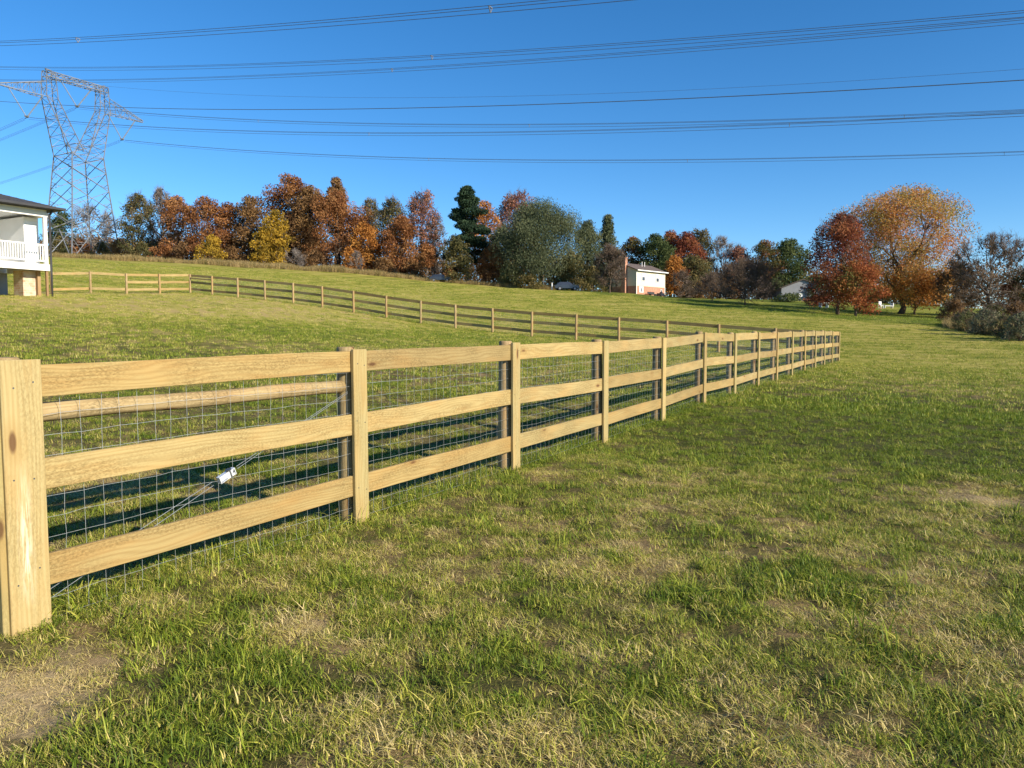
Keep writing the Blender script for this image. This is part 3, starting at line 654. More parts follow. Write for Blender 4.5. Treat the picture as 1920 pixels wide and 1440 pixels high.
m = MB(); m.bar(T(-3.7, -3.7, ZW), T(3.7, 3.7, ZW), 0.078); m.bar(T(-3.7, 3.7, ZW), T(3.7, -3.7, ZW), 0.078)
m.bar(T(-2.0, -2, ZW + 2.6), T(2.0, -2, ZW + 2.6), 0.094); m.bar(T(-2, 2, ZW + 2.6), T(2, 2, ZW + 2.6), 0.094); m.bar(T(-2, -2, ZW + 2.6), T(-2, 2, ZW + 2.6), 0.078); m.bar(T(2, -2, ZW + 2.6), T(2, 2, ZW + 2.6), 0.078)
m.bar(T(-2.0, -2, ZW + 2.6), T(2.0, 2, ZW + 2.6), 0.078); m.bar(T(-3.7, -3.7, ZW), T(2, -2, ZW + 2.6), 0.078); m.bar(T(3.7, -3.7, ZW), T(-2, -2, ZW + 2.6), 0.078); m.bar(T(-3.7, 3.7, ZW), T(2, 2, ZW + 2.6), 0.078); m.bar(T(3.7, 3.7, ZW), T(-2, 2, ZW + 2.6), 0.078)
tpart(m, 'waist_frame')
ZA0, ZA1, ZT = 36.5, 39.8, 42.4                      # crossarm lower and upper chord, bridge
def truss(m, A, B, n, w, wb):
    """box truss between two end frames of four points each"""
    Ps = [[A[k].lerp(B[k], i / n) for k in range(4)] for i in range(n + 1)]
    for i in range(n):
        for k in range(4):
            k2 = (k + 1) % 4
            m.bar(Ps[i][k], Ps[i + 1][k], w)
            if i % 2: m.bar(Ps[i][k], Ps[i + 1][k2], wb)
            else: m.bar(Ps[i][k2], Ps[i + 1][k], wb)
            m.bar(Ps[i + 1][k], Ps[i + 1][k2], wb * 0.9)
for s in (-1, 1):
    m = MB()
    A = [T(s * 3.7, -3.7, ZW), T(s * 0.6, -3.2, ZW + 0.9), T(s * 0.6, 3.2, ZW + 0.9), T(s * 3.7, 3.7, ZW)]
    B = [T(s * 7.4, -1.1, ZA0), T(s * 4.9, -1.1, ZA0), T(s * 4.9, 1.1, ZA0), T(s * 7.4, 1.1, ZA0)]
    truss(m, A, B, 6, 0.16, 0.075)
    C = [T(s * 7.2, -0.9, ZT), T(s * 5.2, -0.9, ZT), T(s * 5.2, 0.9, ZT), T(s * 7.2, 0.9, ZT)]
    truss(m, B, C, 3, 0.14, 0.07); tpart(m, 'mast')
    m = MB()
    A = [T(s * 7.4, -1.1, ZA0), T(s * 7.4, -1.1, ZA1), T(s * 7.4, 1.1, ZA1), T(s * 7.4, 1.1, ZA0)]
    B = [T(s * 16.6, -0.15, ZA0 + 0.1), T(s * 16.6, -0.15, ZA0 + 0.5), T(s * 16.6, 0.15, ZA0 + 0.5), T(s * 16.6, 0.15, ZA0 + 0.1)]
    truss(m, A, B, 7, 0.12, 0.06); tpart(m, 'crossarm')
    m = MB(); truss(m, [T(s * 6.0, -0.8, ZT), T(s * 6.0, -0.8, ZT + 0.2), T(s * 6.0, 0.8, ZT + 0.2), T(s * 6.0, 0.8, ZT)], [T(s * 7.0, 0, ZT + 0.5)] * 2 + [T(s * 7.0, 0.05, ZT + 0.5)] * 2, 2, 0.1, 0.06); tpart(m, 'earth_wire_peak')
m = MB(); truss(m, [T(-7.2, -0.8, ZT - 1.2), T(-7.2, -0.8, ZT), T(-7.2, 0.8, ZT), T(-7.2, 0.8, ZT - 1.2)], [T(7.2, -0.8, ZT - 1.2), T(7.2, -0.8, ZT), T(7.2, 0.8, ZT), T(7.2, 0.8, ZT - 1.2)], 12, 0.14, 0.08); tpart(m, 'bridge_beam')
ZI = 31.4; phases = (-11.3, 0.0, 10.9)
for u in phases:
    zt = ZT - 1.2 if u == 0 else ZA0 + 0.05
    for s in (-1, 1):
        du = 3.6
        top_ = T(u + s * du, 0, zt if u == 0 else zt); botm = T(u + s * 0.25, 0, ZI + (5.1 if u == 0 else 0))
        m = MB(); n = 26
        for i in range(n):
            a_, b_ = top_.lerp(botm, (i + 0.1) / n), top_.lerp(botm, (i + 0.75) / n); m.tube([a_, b_], [0.15, 0.15], 6)
        m.tube([top_, botm], 0.05, 4); tpart(m, 'insulator_string', 'insul')
    m = MB(); z = ZI + (5.1 if u == 0 else 0); m.box(T(u, 0, z - 0.15), (0.7, 0.7, 0.25)); m.tube([T(u, -0.8, z - 0.45), T(u, 0.8, z - 0.45)], 0.07, 6); tpart(m, 'yoke_plate', 'fitting')
# conductors: each bundle of three is one thing; shape of every span follows its sag
def bundle(P, d, zf, t0, t1, n, r, label, name='conductor_bundle', three=True, group=None, sub=0.46, spacers=()):
    """P, d: horizontal start and direction; zf(t): height"""
    m = MB(); per = Vector((-d.y, d.x, 0)); mid = P + d * ((t0 + t1) / 2); o = Vector((mid.x, mid.y, zf((t0 + t1) / 2)))
    offs = [(-sub / 2, 0.28 * sub), (sub / 2, 0.28 * sub), (0, -0.58 * sub)] if three else [(0, 0)]
    for (a_, b_) in offs:
        pts = []
        for i in range(n + 1):
            t = t0 + (t1 - t0) * i / n; q = P + d * t + per * a_; pts.append(Vector((q.x, q.y, zf(t) + b_)) - o)
        m.tube(pts, r, 5)
    ob = m.build(name, M['cable']); ob.location = o; tag(ob, label, 'power line', group)
    for t in spacers:
        c = P + d * t; c = Vector((c.x, c.y, zf(t))) - o; s_ = MB()
        w3 = [c + per * a_ + Vector((0, 0, b_)) for a_, b_ in offs]
        for i in range(3): s_.bar(w3[i], w3[(i + 1) % 3], 0.03)
        s_.build('spacer', M['fitting'], ob)
    return ob
def sag_from(points, P, d):
    """parabola through heights read from the photograph where the pixels cross the line's vertical plane"""
    ts, zs = [], []
    for px, py in points:
        q = at_line(px, py, P, d); ts.append((q.x - P.x) * d.x + (q.y - P.y) * d.y); zs.append(q.z)
    c = np.polyfit(ts, zs, 2); return (lambda t: float(np.polyval(c, t))), ts
def sag_hung(P, d, z0, points):
    ts, zs = [0.0], [z0]
    for px, py in points:
        q = at_line(px, py, P, d); ts.append((q.x - P.x) * d.x + (q.y - P.y) * d.y); zs.append(q.z)
    c = np.polyfit(ts, zs, 2, w=[8] + [1] * (len(ts) - 1)); c[2] = z0; return (lambda t: float(np.polyval(c, t))), ts
RC = 0.026
which = ('inner left', 'middle', 'outer right')
for u, lab, pts in ((phases[0], 'triple conductor leaving the near crossarm insulators of the lattice tower', [(850, 248), (1400, 243), (1920, 209)]),
                    (phases[1], 'triple conductor leaving the insulators between the two tower masts', [(850, 233), (1400, 232), (1920, 206)]),
                    (phases[2], 'lowest triple conductor, leaving the far crossarm tip of the lattice tower', [(850, 300), (1400, 298), (1920, 287)])):
    P = T(u, 0, 0); z0 = TZ + ZI + (5.1 if u == 0 else 0) - 0.45; P3 = Vector((P.x, P.y, 0))
    zf, ts = sag_hung(P3, TV, z0, pts)
    bundle(P3, TV, zf, 0.8, 330, 90, RC, lab, spacers=(60 + 3 * u, 120 + 2 * u, 172 + u))
    zb = lambda t, z0=z0: z0 - 0.10 * t + 0.0003 * t * t - 0.12 * t * 0
    bundle(P3, TV * -1, zb, 0.8, 330, 60, RC, lab.replace('leaving', 'running away uphill from') , spacers=(70 + 2 * u,))
for s, pts in ((1, [(700, 181), (1300, 172), (1920, 127)]), (-1, [(700, 121), (1300, 112), (1920, 92)])):
    if s < 0: continue
    P = T(s * 7.0, 0, 0); P3 = Vector((P.x, P.y, 0)); zf, ts = sag_hung(P3, TV, TZ + ZT + 0.5, pts)
    bundle(P3, TV, zf, 0.0, 330, 70, 0.018, 'single thin earth wire from the peak of the lattice tower', 'earth_wire', False)
# second line, parallel and nearer, its towers out of view
for off, lab, pts, three, rc, sps in ((-46, 'single dark cable of the nearer line just above the tower conductors', [(0, 190), (870, 200), (1920, 150)], False, 0.032, ()),
                            (-58, 'lower triple conductor of the nearer power line', [(0, 151), (735, 131), (1920, 38)], True, 0.014, (735,)),
                            (-66, 'upper triple conductor of the nearer power line, close above its twin', [(0, 127), (810, 107), (1920, 25)], True, 0.013, (810,)),
                            (-80, 'topmost triple conductor of the nearer power line, leaving the top of the view', [(0, 81), (560, 47), (1118, -2)], True, 0.012, (147, 920))):
    P = TC + TU * off - TV * 60; P3 = Vector((P.x, P.y, 0)); zf, ts = sag_from(pts, P3, TV)
    tsp = []
    for px in sps:
        q = at_line(px, 100, P3, TV); tsp.append((q.x - P3.x) * TV.x + (q.y - P3.y) * TV.y)
    bundle(P3, TV, zf, -60, ts[-1] + 40, 90, rc, lab, 'conductor_bundle' if three else 'cable', three, sub=0.26, spacers=tsp)
    print('LINE', off, [round(t) for t in ts], [round(zf(t), 1) for t in ts], round(zf(-60), 1))
# ------------------------------------------------------------------ white house with the raised porch, left edge
HCN = on_ground(93, 556, 36.0)                        # foot of the porch corner
hb = at(93, 556, 36).z
house = empty('white_house', HCN); tag(house, 'white house with a raised porch, white railing and dark hip roof', 'house')
def zrow(y): return at(93, y, 36).z - HCN.z
def HP(s, d, z): return Vector((0, 0, 0)) - U3 * s - NW3 * d + Vector((0, 0, z))       # s left along the front, d back into the house
RH = Matrix(((U.x, -NRM.x, 0), (U.y, -NRM.y, 0), (0, 0, 1)))
def hbox(name, s0, s1, d0, d1, z0, z1, mat, parent=None):
    m = MB(); m.box(HP((s0 + s1) / 2, (d0 + d1) / 2, (z0 + z1) / 2), (abs(s1 - s0), abs(d1 - d0), z1 - z0), RH); return m.build(name, M[mat], parent or house)
zf0, zf1, zr0, zr1, zb0, zb1, ze = zrow(508), zrow(496), zrow(491), zrow(458.5), zrow(407), zrow(399), zrow(390)
LH = 9.0
hbox('floor_band', -0.05, LH, -0.03, 0.12, zf0, zf1, 'white'); hbox('floor_band', -0.05, 0.1, 0.122, 3.4, zf0, zf1, 'white')
hbox('porch_floor', 0.0, LH, 0.124, 3.4, zf1 - 0.06, zf1 - 0.004, 'white')
hbox('porch_beam', -0.05, LH, 0.0, 0.16, zb0, zb1, 'white'); hbox('porch_beam', -0.05, 0.12, 0.162, 3.4, zb0, zb1, 'white')
hbox('frieze', -0.02, LH, 0.03, 0.20, zb1 + 0.002, ze - 0.03, 'siding'); hbox('porch_ceiling', 0.125, LH, 0.165, 3.4, zb1 - 0.05, zb1, 'siding')
for s in (0.06, 2.55, 5.0, 7.4): hbox('porch_column', s - 0.075, s + 0.075, 0.01, 0.15, zf1, zb0, 'white')
hbox('railing_top', 0.137, 2.47, 0.045, 0.115, zr1 - 0.06, zr1, 'white'); hbox('railing_bottom', 0.137, 2.47, 0.05, 0.11, zr0, zr0 + 0.06, 'white')
n = 21
for i in range(n): hbox('baluster', 0.20 + i * (2.2 / (n - 1)) - 0.018, 0.20 + i * (2.2 / (n - 1)) + 0.018, 0.06, 0.10, zr0 + 0.061, zr1 - 0.061, 'white')
hbox('railing_top', 2.63, 4.9, 0.045, 0.115, zr1 - 0.06, zr1, 'white')
for i in range(14): hbox('baluster', 2.75 + i * 0.155, 2.75 + i * 0.155 + 0.036, 0.06, 0.10, zr0 + 0.061, zr1 - 0.061, 'white')
hbox('railing_top', 0.03, 0.09, 0.16, 0.74, zr1 - 0.06, zr1, 'white'); hbox('railing_bottom', 0.03, 0.09, 0.16, 0.74, zr0, zr0 + 0.06, 'white')
# recessed wall behind the porch and the sided return by its corner, board by board
w1 = hbox('wall', 0.66, LH, 3.42, 3.6, zf0, zb1 - 0.06, 'siding'); w2 = hbox('wall', -0.03, 0.63, 0.79, 3.41, zf1, zb0 - 0.003, 'siding')
for (w, s0, s1, d0) in ((w1, 0.66, 4.6, 3.42), (w2, -0.03, 0.63, 0.79)):
    nb = 15; hh = (zb0 - zf1) / nb
    for i in range(nb):
        m = MB(); z0, z1 = zf1 + i * hh + 0.002, zf1 + (i + 1) * hh + (0.0 if i == nb - 1 else 0.012)
        V = [HP(s, d, z) for s in (s0, s1) for d, z in ((d0 - 0.002, z0), (d0 - 0.022, z0), (d0 - 0.004, z1 - 0.006), (d0 - 0.002, z1 - 0.006))]
        m.v = V; m.f = [(0, 1, 2, 3), (7, 6, 5, 4), (1, 5, 6, 2), (0, 4, 5, 1), (3, 2, 6, 7), (0, 3, 7, 4)]
        b_ = m.build('siding_board', M['siding'], w)
hbox('foundation_wall', 0.2, LH, 3.2, 3.4, -0.5, zf0 - 0.004, 'greysiding')
hbox('main_wall', 0.0, LH, 3.62, 8.0, -0.5, ze - 0.04, 'siding')
# supports below
hbox('support_post', 0.0, 0.10, 0.03, 0.13, -0.4, zf0, 'pierwood'); hbox('support_post', 2.30, 2.44, 0.03, 0.17, -0.4, zf0, 'pierwood'); hbox('support_post', 0.1, 0.24, 0.5, 0.64, -0.4, zf0, 'pierwood')
hbox('brick_pier', 0.05, 0.80, 0.70, 1.5, -0.4, zf0 - 0.003, 'brick_wall')
m = MB(); ds = [HP(-0.10, -0.06, -0.05), HP(-0.10, -0.06, zf0 - 0.05), HP(-0.10, -0.06, zf1 + 0.2), HP(-0.10, -0.06, zb1 - 0.1), HP(-0.16, -0.20, ze - 0.12)]
m.tube(ds, 0.045, 8); m.build('downspout', M['gutter'], house, True)
# hip roof: shallow over the porch, steeper above; gutter along the eave
ov = 0.5; eL = LH + 0.5
def rp(s, d, z): return HP(s, d, z)
lev = [(-ov, -ov, ze), (1.5, 1.5, ze + 0.62), (4.6, 4.6, ze + 2.5)]
m = MB(); t = 0.10
for i in range(2):
    (s0, d0, z0), (s1, d1, z1) = lev[i], lev[i + 1]; dB0, dB1 = 8 - d0, 8 - d1 if i == 0 else 3.41 + 0
    m.poly([rp(s0, d0, z0), rp(s1, d1, z1), rp(eL + 4, d1, z1), rp(eL + 4, d0, z0)])
    m.poly([rp(s0, d0, z0), rp(s0, 9.2 - d0, z0), rp(s1, 9.2 - d1 if i == 0 else 4.6, z1), rp(s1, d1, z1)])
m.poly([rp(-ov, -ov, ze - t), rp(eL + 4, -ov, ze - t), rp(eL + 4, 9.7, ze - t), rp(-ov, 9.7, ze - t)])
m.poly([rp(-ov, -ov, ze), rp(eL + 4, -ov, ze), rp(eL + 4, -ov, ze - t), rp(-ov, -ov, ze - t)]); m.poly([rp(-ov, -ov, ze), rp(-ov, -ov, ze - t), rp(-ov, 9.7, ze - t), rp(-ov, 9.7, ze)])
roof = m.build('roof', M['shingle'], house)
hbox('gutter', -0.58, eL, -0.60, -0.51, ze - 0.09, ze + 0.01, 'gutter', roof); hbox('gutter', -0.60, -0.51, -0.50, 8.0, ze - 0.09, ze + 0.01, 'gutter', roof)
for q in range(1, 9):                                  # courses of shingles
    f0 = q / 9; 
    for i, cnt in ((0, 1), (1, 2)):
        (s0, d0, z0), (s1, d1, z1) = lev[i], lev[i + 1]
        a_ = HP(s0 + (s1 - s0) * f0, d0 + (d1 - d0) * f0, z0 + (z1 - z0) * f0 + 0.004); b_ = HP(6.0, d0 + (d1 - d0) * f0, z0 + (z1 - z0) * f0 + 0.004)
        mm = MB(); mm.bar(a_, b_, 0.012); mm.build('shingle_course', M['shingle'], roof)

# ------------------------------------------------------------------ cream house at the tree line
O = on_ground(1193, 556, 150.0); XD = Vector((0.707, 0.707, 0)); ND = Vector((-0.707, 0.707, 0)); Rc = Matrix(((0.707, -0.707, 0), (0.707, 0.707, 0), (0, 0, 1)))
ch = empty('cream_house', O); tag(ch, 'cream sided house over a brick lower storey with a tall end chimney', 'house')
def CPn(x, y, z): return XD * x + ND * y + Vector((0, 0, z))
def cbox(name, x0, x1, y0, y1, z0, z1, mat, parent=None):
    m = MB(); m.box(CPn((x0 + x1) / 2, (y0 + y1) / 2, (z0 + z1) / 2), (x1 - x0, y1 - y0, z1 - z0), Rc); return m.build(name, M[mat], parent or ch)
ce = at(1193, 506, 150).z - O.z; cb = at(1193, 535.5, 150).z - O.z; HL, HD = 10.0, 7.4
bl = cbox('brick_storey', 0.06, HL - 0.06, 0.06, HD, -1.2, cb, 'brick'); cbox('corner_board', -0.02, 0.16, -0.02, 0.058, -0.3, ce, 'white'); cbox('corner_board', HL - 0.16, HL + 0.02, -0.02, 0.058, -0.3, cb, 'white')
uw = cbox('wall', 0, HL, 0, HD, cb, ce, 'cream')
rz = 1.45
m = MB(); m.poly([CPn(0, 0, ce), CPn(0, HD, ce), CPn(0, HD / 2, ce + rz)]); m.poly([CPn(HL, 0, ce), CPn(HL, HD / 2, ce + rz), CPn(HL, HD, ce)]); m.build('gable', M['cream'], ch)
m = MB(); o_ = 0.45; ez = ce - o_ * rz / (HD / 2) + 0.05; rg = ce + rz + 0.09
for sgn in (0, 1):
    y0 = -o_ if sgn == 0 else HD + o_
    P8 = [CPn(-0.35, y0, ez), CPn(HL + 0.35, y0, ez), CPn(HL + 0.35, HD / 2, rg), CPn(-0.35, HD / 2, rg)]; b0 = len(m.v)
    m.v += P8 + [p + Vector((0, 0, 0.14)) for p in P8]
    for q in ((0, 3, 2, 1), (4, 5, 6, 7), (0, 1, 5, 4), (1, 2, 6, 5), (2, 3, 7, 6), (3, 0, 4, 7)): m.f.append([b0 + i for i in q])
rf = m.build('roof', M['greyroof'], ch); cbox('gutter', -0.36, HL + 0.36, -o_ - 0.14, -o_ - 0.005, ez - 0.02, ez + 0.17, 'white', rf)
for x in (5.2, 6.1):
    m = MB(); m.tube([CPn(x, 2.4, ce + 0.6), CPn(x, 2.4, ce + 2.1)], 0.07, 6); m.build('vent_pipe', M['white'], rf)
for x in (2.3, 7.2):
    w = cbox('window', x - 0.55, x + 0.55, -0.07, -0.003, cb + 1.05, cb + 2.55, 'white'); cbox('pane', x - 0.42, x + 0.42, -0.085, -0.072, cb + 1.12, cb + 1.80, 'glass', w); cbox('pane', x - 0.42, x + 0.42, -0.085, -0.072, cb + 1.86, cb + 2.48, 'plastic_white', w)
w = cbox('window', 1.0, 2.4, 0.0, 0.057, 0.75, 1.95, 'white'); cbox('pane', 1.55, 1.85, -0.02, -0.003, 0.9, 1.6, 'glass', w)
dr = cbox('door', 8.4, 9.0, 0.0, 0.057, 0.1, 1.6, 'white'); cbox('pane', 8.5, 8.9, -0.02, -0.003, 0.9, 1.5, 'glass', dr)
zct = at(1173, 484, 151.5).z - O.z
chm = cbox('chimney', -0.75, -0.04, 2.2, 3.2, -0.6, zct, 'brick'); cbox('chimney_cap', -0.82, 0.03, 2.13, 3.27, zct, zct + 0.18, 'brick', chm)
# things standing along the brick wall
def gthing(name, label, cat, p, group=None):
    o = empty(name, p); tag(o, label, cat, group); return o
def lbox(o, name, c, s, mat, rz=0):
    m = MB(); m.box(c, s, Matrix.Rotation(rz, 3, 'Z')); return m.build(name, M[mat], o)
q = O + CPn(3.2, -1.2, 0); q.z = gz(q.x, q.y); e = gthing('utility_trailer', 'small dark utility trailer parked by the brick wall of the cream house', 'trailer', q)
lbox(e, 'bed', (0, 0, 0.62), (2.3, 1.3, 0.12), 'gutter', 0.78); lbox(e, 'side_rail', (0, -0.1, 0.9), (2.3, 0.08, 0.35), 'gutter', 0.78)
for s in (-1, 1):
    m = MB(); c = Vector((0.46 * s + 0.45, -0.46 * s * 1.0 - 0.3 + 0.5, 0.33)); m.tube([c - ND * 0.1, c + ND * 0.1], 0.33, 14); m.build('wheel', M['rubber'], e)
q = O + CPn(7.0, -1.0, 0); q.z = gz(q.x, q.y); e = gthing('dark_cart', 'low dark covered mower beside the door of the cream house', 'mower', q)
lbox(e, 'body', (0, 0, 0.62), (1.5, 0.9, 0.55), 'carpaint', 0.78); lbox(e, 'seat', (0.1, 0.1, 1.0), (0.4, 0.5, 0.3), 'gutter', 0.78)
for (a_, b_) in ((0.6, 0.5), (-0.6, 0.5), (0.6, -0.5), (-0.6, -0.5)):
    c = XD * a_ + ND * b_ + Vector((0, 0, 0.3)); m = MB(); m.tube([c - ND * 0.1, c + ND * 0.1], 0.3, 12); m.build('wheel', M['rubber'], e)

# ------------------------------------------------------------------ grey house by the red tree
O2 = on_ground(1498, 561, 150.0); gh = empty('grey_house', O2); tag(gh, 'low grey gabled house in shade behind a clipped hedge', 'house')
R2 = Matrix.Rotation(R(-12), 3, 'Z')
def g2(x, y, z): return R2 @ Vector((x, y, z))
def g2box(name, x0, x1, y0, y1, z0, z1, mat, parent=None):
    m = MB(); m.box(g2((x0 + x1) / 2, (y0 + y1) / 2, (z0 + z1) / 2), (x1 - x0, y1 - y0, z1 - z0), R2); return m.build(name, M[mat], parent or gh)
gw, gd, ge, gr_ = 8.0, 11.0, 2.55, 1.5
g2box('wall', -gw / 2 + 0.7, gw / 2 + 0.7, 0, gd, -0.5, ge, 'greysiding')
m = MB(); m.poly([g2(-gw / 2 + 0.7, 0, ge), g2(gw / 2 + 0.7, 0, ge), g2(0.7, 0, ge + gr_)]); m.build('gable', M['greysiding'], gh)
m = MB()
for s in (-1, 1):
    P8 = [g2(0.7, -0.3, ge + gr_ + 0.06), g2(0.7 + s * (gw / 2 + 0.4), -0.3, ge - 0.10), g2(0.7 + s * (gw / 2 + 0.4), gd + 0.3, ge - 0.10), g2(0.7, gd + 0.3, ge + gr_ + 0.06)]; b0 = len(m.v)
    m.v += P8 + [p + Vector((0, 0, 0.16)) for p in P8]
    for q in ((0, 3, 2, 1), (4, 5, 6, 7), (0, 1, 5, 4), (1, 2, 6, 5), (2, 3, 7, 6), (3, 0, 4, 7)): m.f.append([b0 + i for i in q])
m.build('roof', M['greyroof'], gh)
q = at(1501, 553, 146); e = empty('satellite_dish', (q.x, q.y, gz(q.x, q.y))); tag(e, 'small white satellite dish on a pole before the grey house', 'satellite dish')
hz = q.z - e.location.z; m = MB(); m.tube([(0, 0, -0.2), (0, 0, hz)], 0.05, 6); m.build('pole', M['gutter'], e)
m = MB()
rings = [(0.02, 0.14), (0.22, 0.10), (0.36, 0.03), (0.42, 0.0)]
for i, (r_, y_) in enumerate(rings):
    for k_ in range(14): m.v.append(Vector((r_ * math.cos(k_ * 2 * math.pi / 14), y_ * 1.0, r_ * 0.85 * math.sin(k_ * 2 * math.pi / 14))) + Vector((0, -0.1, hz)))
for i in range(3):
    for k_ in range(14): m.f.append((i * 14 + k_, i * 14 + (k_ + 1) % 14, (i + 1) * 14 + (k_ + 1) % 14, (i + 1) * 14 + k_))
m.f.append(tuple(range(14))); m.build('dish', M['plastic_white'], e)
# ------------------------------------------------------------------ vehicles and small things at the tree line
def car(px, py, Y, rz_, label, mat, L=4.5, Hc=1.5):
    p = on_ground(px, py, Y); c = empty('parked_car', p, rz_); tag(c, label, 'car')
    prof = [(-L / 2, 0.35), (-L / 2, 0.85), (-L / 2 + 0.25, 0.98), (-L / 2 + 0.75, Hc - 0.05), (-L / 2 + 1.0, Hc), (0.45, Hc), (1.15, 0.98), (L / 2 - 0.1, 0.86), (L / 2, 0.7), (L / 2, 0.35)]
    m = MB(); n = len(prof); w = 0.85
    for s in (-1, 1):
        for (x, z) in prof: m.v.append(Vector((x, s * (w if z < 1.05 else w * 0.82), z)))
    m.f.append(tuple(range(n))[::-1]); m.f.append(tuple(range(n, 2 * n)))
    for i in range(n): j = (i + 1) % n; m.f.append((i, j, n + j, n + i))
    b = m.build('body', mat, c)
    for s in (-1, 1):
        m = MB(); y = s * (w * 0.93); m.poly([(-L / 2 + 0.75, s * (w * 0.91), 1.03), (1.0, s * (w * 0.91), 1.03), (0.42, s * (w * 0.825 + 0.012), Hc - 0.09), (-L / 2 + 1.0, s * (w * 0.825 + 0.012), Hc - 0.09)]); m.build('side_window', M['glass'], c)
        for x in (-L / 2 + 0.85, L / 2 - 0.85):
            m = MB(); m.tube([(x, s * (w - 0.16), 0.33), (x, s * (w + 0.03), 0.33)], 0.33, 16); wl = m.build('wheel', M['rubber'], c); m = MB(); m.tube([(x, s * (w + 0.031), 0.33), (x, s * (w + 0.045), 0.33)], 0.2, 12); m.build('rim', M['fitting'], wl)
    for s in (-1, 1):
        m = MB(); m.box((L / 2 + 0.005, s * 0.6, 0.70), (0.03, 0.3, 0.12)); m.build('headlight', M['plastic_white'], c)
    return c
car(1062, 547, 140, R(8), 'dark blue-grey car parked under the trees beside the willow', M['carpaint'])
car(826, 531, 149, R(4), 'dark car almost hidden at the end of a drive beside the pine', M['carpaint'], 4.3, 1.4)
def post_thing(px, py, Y, h, r, mat, name, label, cat):
    p = on_ground(px, py, Y); o = empty(name, p); tag(o, label, cat); m = MB(); m.tube([(0, 0, -0.2), (0, 0, h - 0.06), (0, 0, h)], [r, r, r * 0.7], 8); m.build('post', M[mat], o)
    m = MB(); m.tube([(0, 0, h - 0.03), (0, 0, h + 0.03)], [r * 1.25, r * 0.9], 8); m.build('cap', M[mat], o); return o
post_thing(665, 515, 158, 0.9, 0.16, 'plastic_white', 'marker_post', 'short white marker post in the grass before the bright orange tree', 'post')
post_thing(1035, 546, 140, 1.3, 0.10, 'plastic_white', 'marker_post', 'white post between the willow trunk and the parked car', 'post')
# white garden things beyond the maple
def garden(px, py, Y, label, name, cat, boxes):
    p = on_ground(px, py, Y); o = empty(name, p, R(20)); tag(o, label, cat)
    for (nm, c, s) in boxes: lbox(o, nm, c, s, 'plastic_white')
garden(1652, 576, 122, 'white garden chair on the lawn left of the big maple trunk', 'garden_chair', 'chair', [('seat', (0, 0, 0.42), (0.55, 0.5, 0.06)), ('backrest', (0, 0.24, 0.78), (0.55, 0.06, 0.66)), ('leg', (-0.24, -0.2, 0.2), (0.05, 0.05, 0.4)), ('leg', (0.24, -0.2, 0.2), (0.05, 0.05, 0.4)), ('leg', (-0.24, 0.2, 0.2), (0.05, 0.05, 0.4)), ('leg', (0.24, 0.2, 0.2), (0.05, 0.05, 0.4)), ('armrest', (-0.27, 0, 0.64), (0.05, 0.5, 0.04)), ('armrest', (0.27, 0, 0.64), (0.05, 0.5, 0.04))])
garden(1665, 575, 124, 'long low white lounge chair beside the garden chair', 'garden_lounger', 'lounger', [('seat', (0, 0, 0.36), (1.9, 0.6, 0.07)), ('leg', (-0.8, 0, 0.16), (0.06, 0.5, 0.32)), ('leg', (0.8, 0, 0.16), (0.06, 0.5, 0.32)), ('backrest', (0.85, 0, 0.62), (0.10, 0.6, 0.5))])
garden(1545, 552, 120, 'white garden table partly hidden behind the red tree', 'garden_table', 'table', [('top', (0, 0, 0.74), (1.6, 0.8, 0.06)), ('leg', (-0.65, 0, 0.36), (0.08, 0.6, 0.72)), ('leg', (0.65, 0, 0.36), (0.08, 0.6, 0.72))])
# ------------------------------------------------------------------ trees
LM = {}
def LMAT(key):
    pal = {  # three foliage colours each
        'rust': ((0.135, 0.055, 0.024), (0.300, 0.130, 0.050), (0.450, 0.235, 0.095)),
        'brown': ((0.102, 0.061, 0.031), (0.230, 0.133, 0.060), (0.357, 0.212, 0.085)),
        'orange': ((0.235, 0.090, 0.024), (0.460, 0.200, 0.048), (0.60, 0.300, 0.075)),
        'gold': ((0.145, 0.109, 0.020), (0.406, 0.268, 0.035), (0.609, 0.392, 0.051)),
        'red': ((0.120, 0.034, 0.022), (0.250, 0.076, 0.042), (0.360, 0.150, 0.062)),
        'redgreen': ((0.240, 0.068, 0.038), (0.390, 0.128, 0.045), (0.128, 0.143, 0.038)),
        'pink': ((0.160, 0.072, 0.051), (0.336, 0.152, 0.099), (0.448, 0.224, 0.144)),
        'maple': ((0.50, 0.185, 0.075), (0.54, 0.315, 0.095), (0.300, 0.290, 0.066)),
        'olive': ((0.054, 0.061, 0.029), (0.136, 0.131, 0.051), (0.240, 0.184, 0.072)),
        'olivered': ((0.061, 0.072, 0.027), (0.160, 0.136, 0.048), (0.320, 0.120, 0.056)),
        'green': ((0.030, 0.054, 0.022), (0.075, 0.108, 0.039), (0.143, 0.165, 0.057)),
        'willow': ((0.055, 0.075, 0.043), (0.116, 0.142, 0.075), (0.196, 0.210, 0.109)),
        'pine': ((0.018, 0.039, 0.024), (0.042, 0.078, 0.042), (0.083, 0.128, 0.068)),
        'greybrown': ((0.077, 0.063, 0.056), (0.154, 0.119, 0.101), (0.224, 0.168, 0.133)),
        'shrub': ((0.064, 0.082, 0.036), (0.155, 0.173, 0.073), (0.273, 0.237, 0.109)),
        'sage': ((0.106, 0.120, 0.074), (0.210, 0.226, 0.134), (0.316, 0.284, 0.166)),
    }
    if key not in LM: LM[key] = leaf_mat('foliage_' + key, *pal[key], nscale=0.22 if key in ('maple', 'redgreen') else 0.3)
    return LM[key]
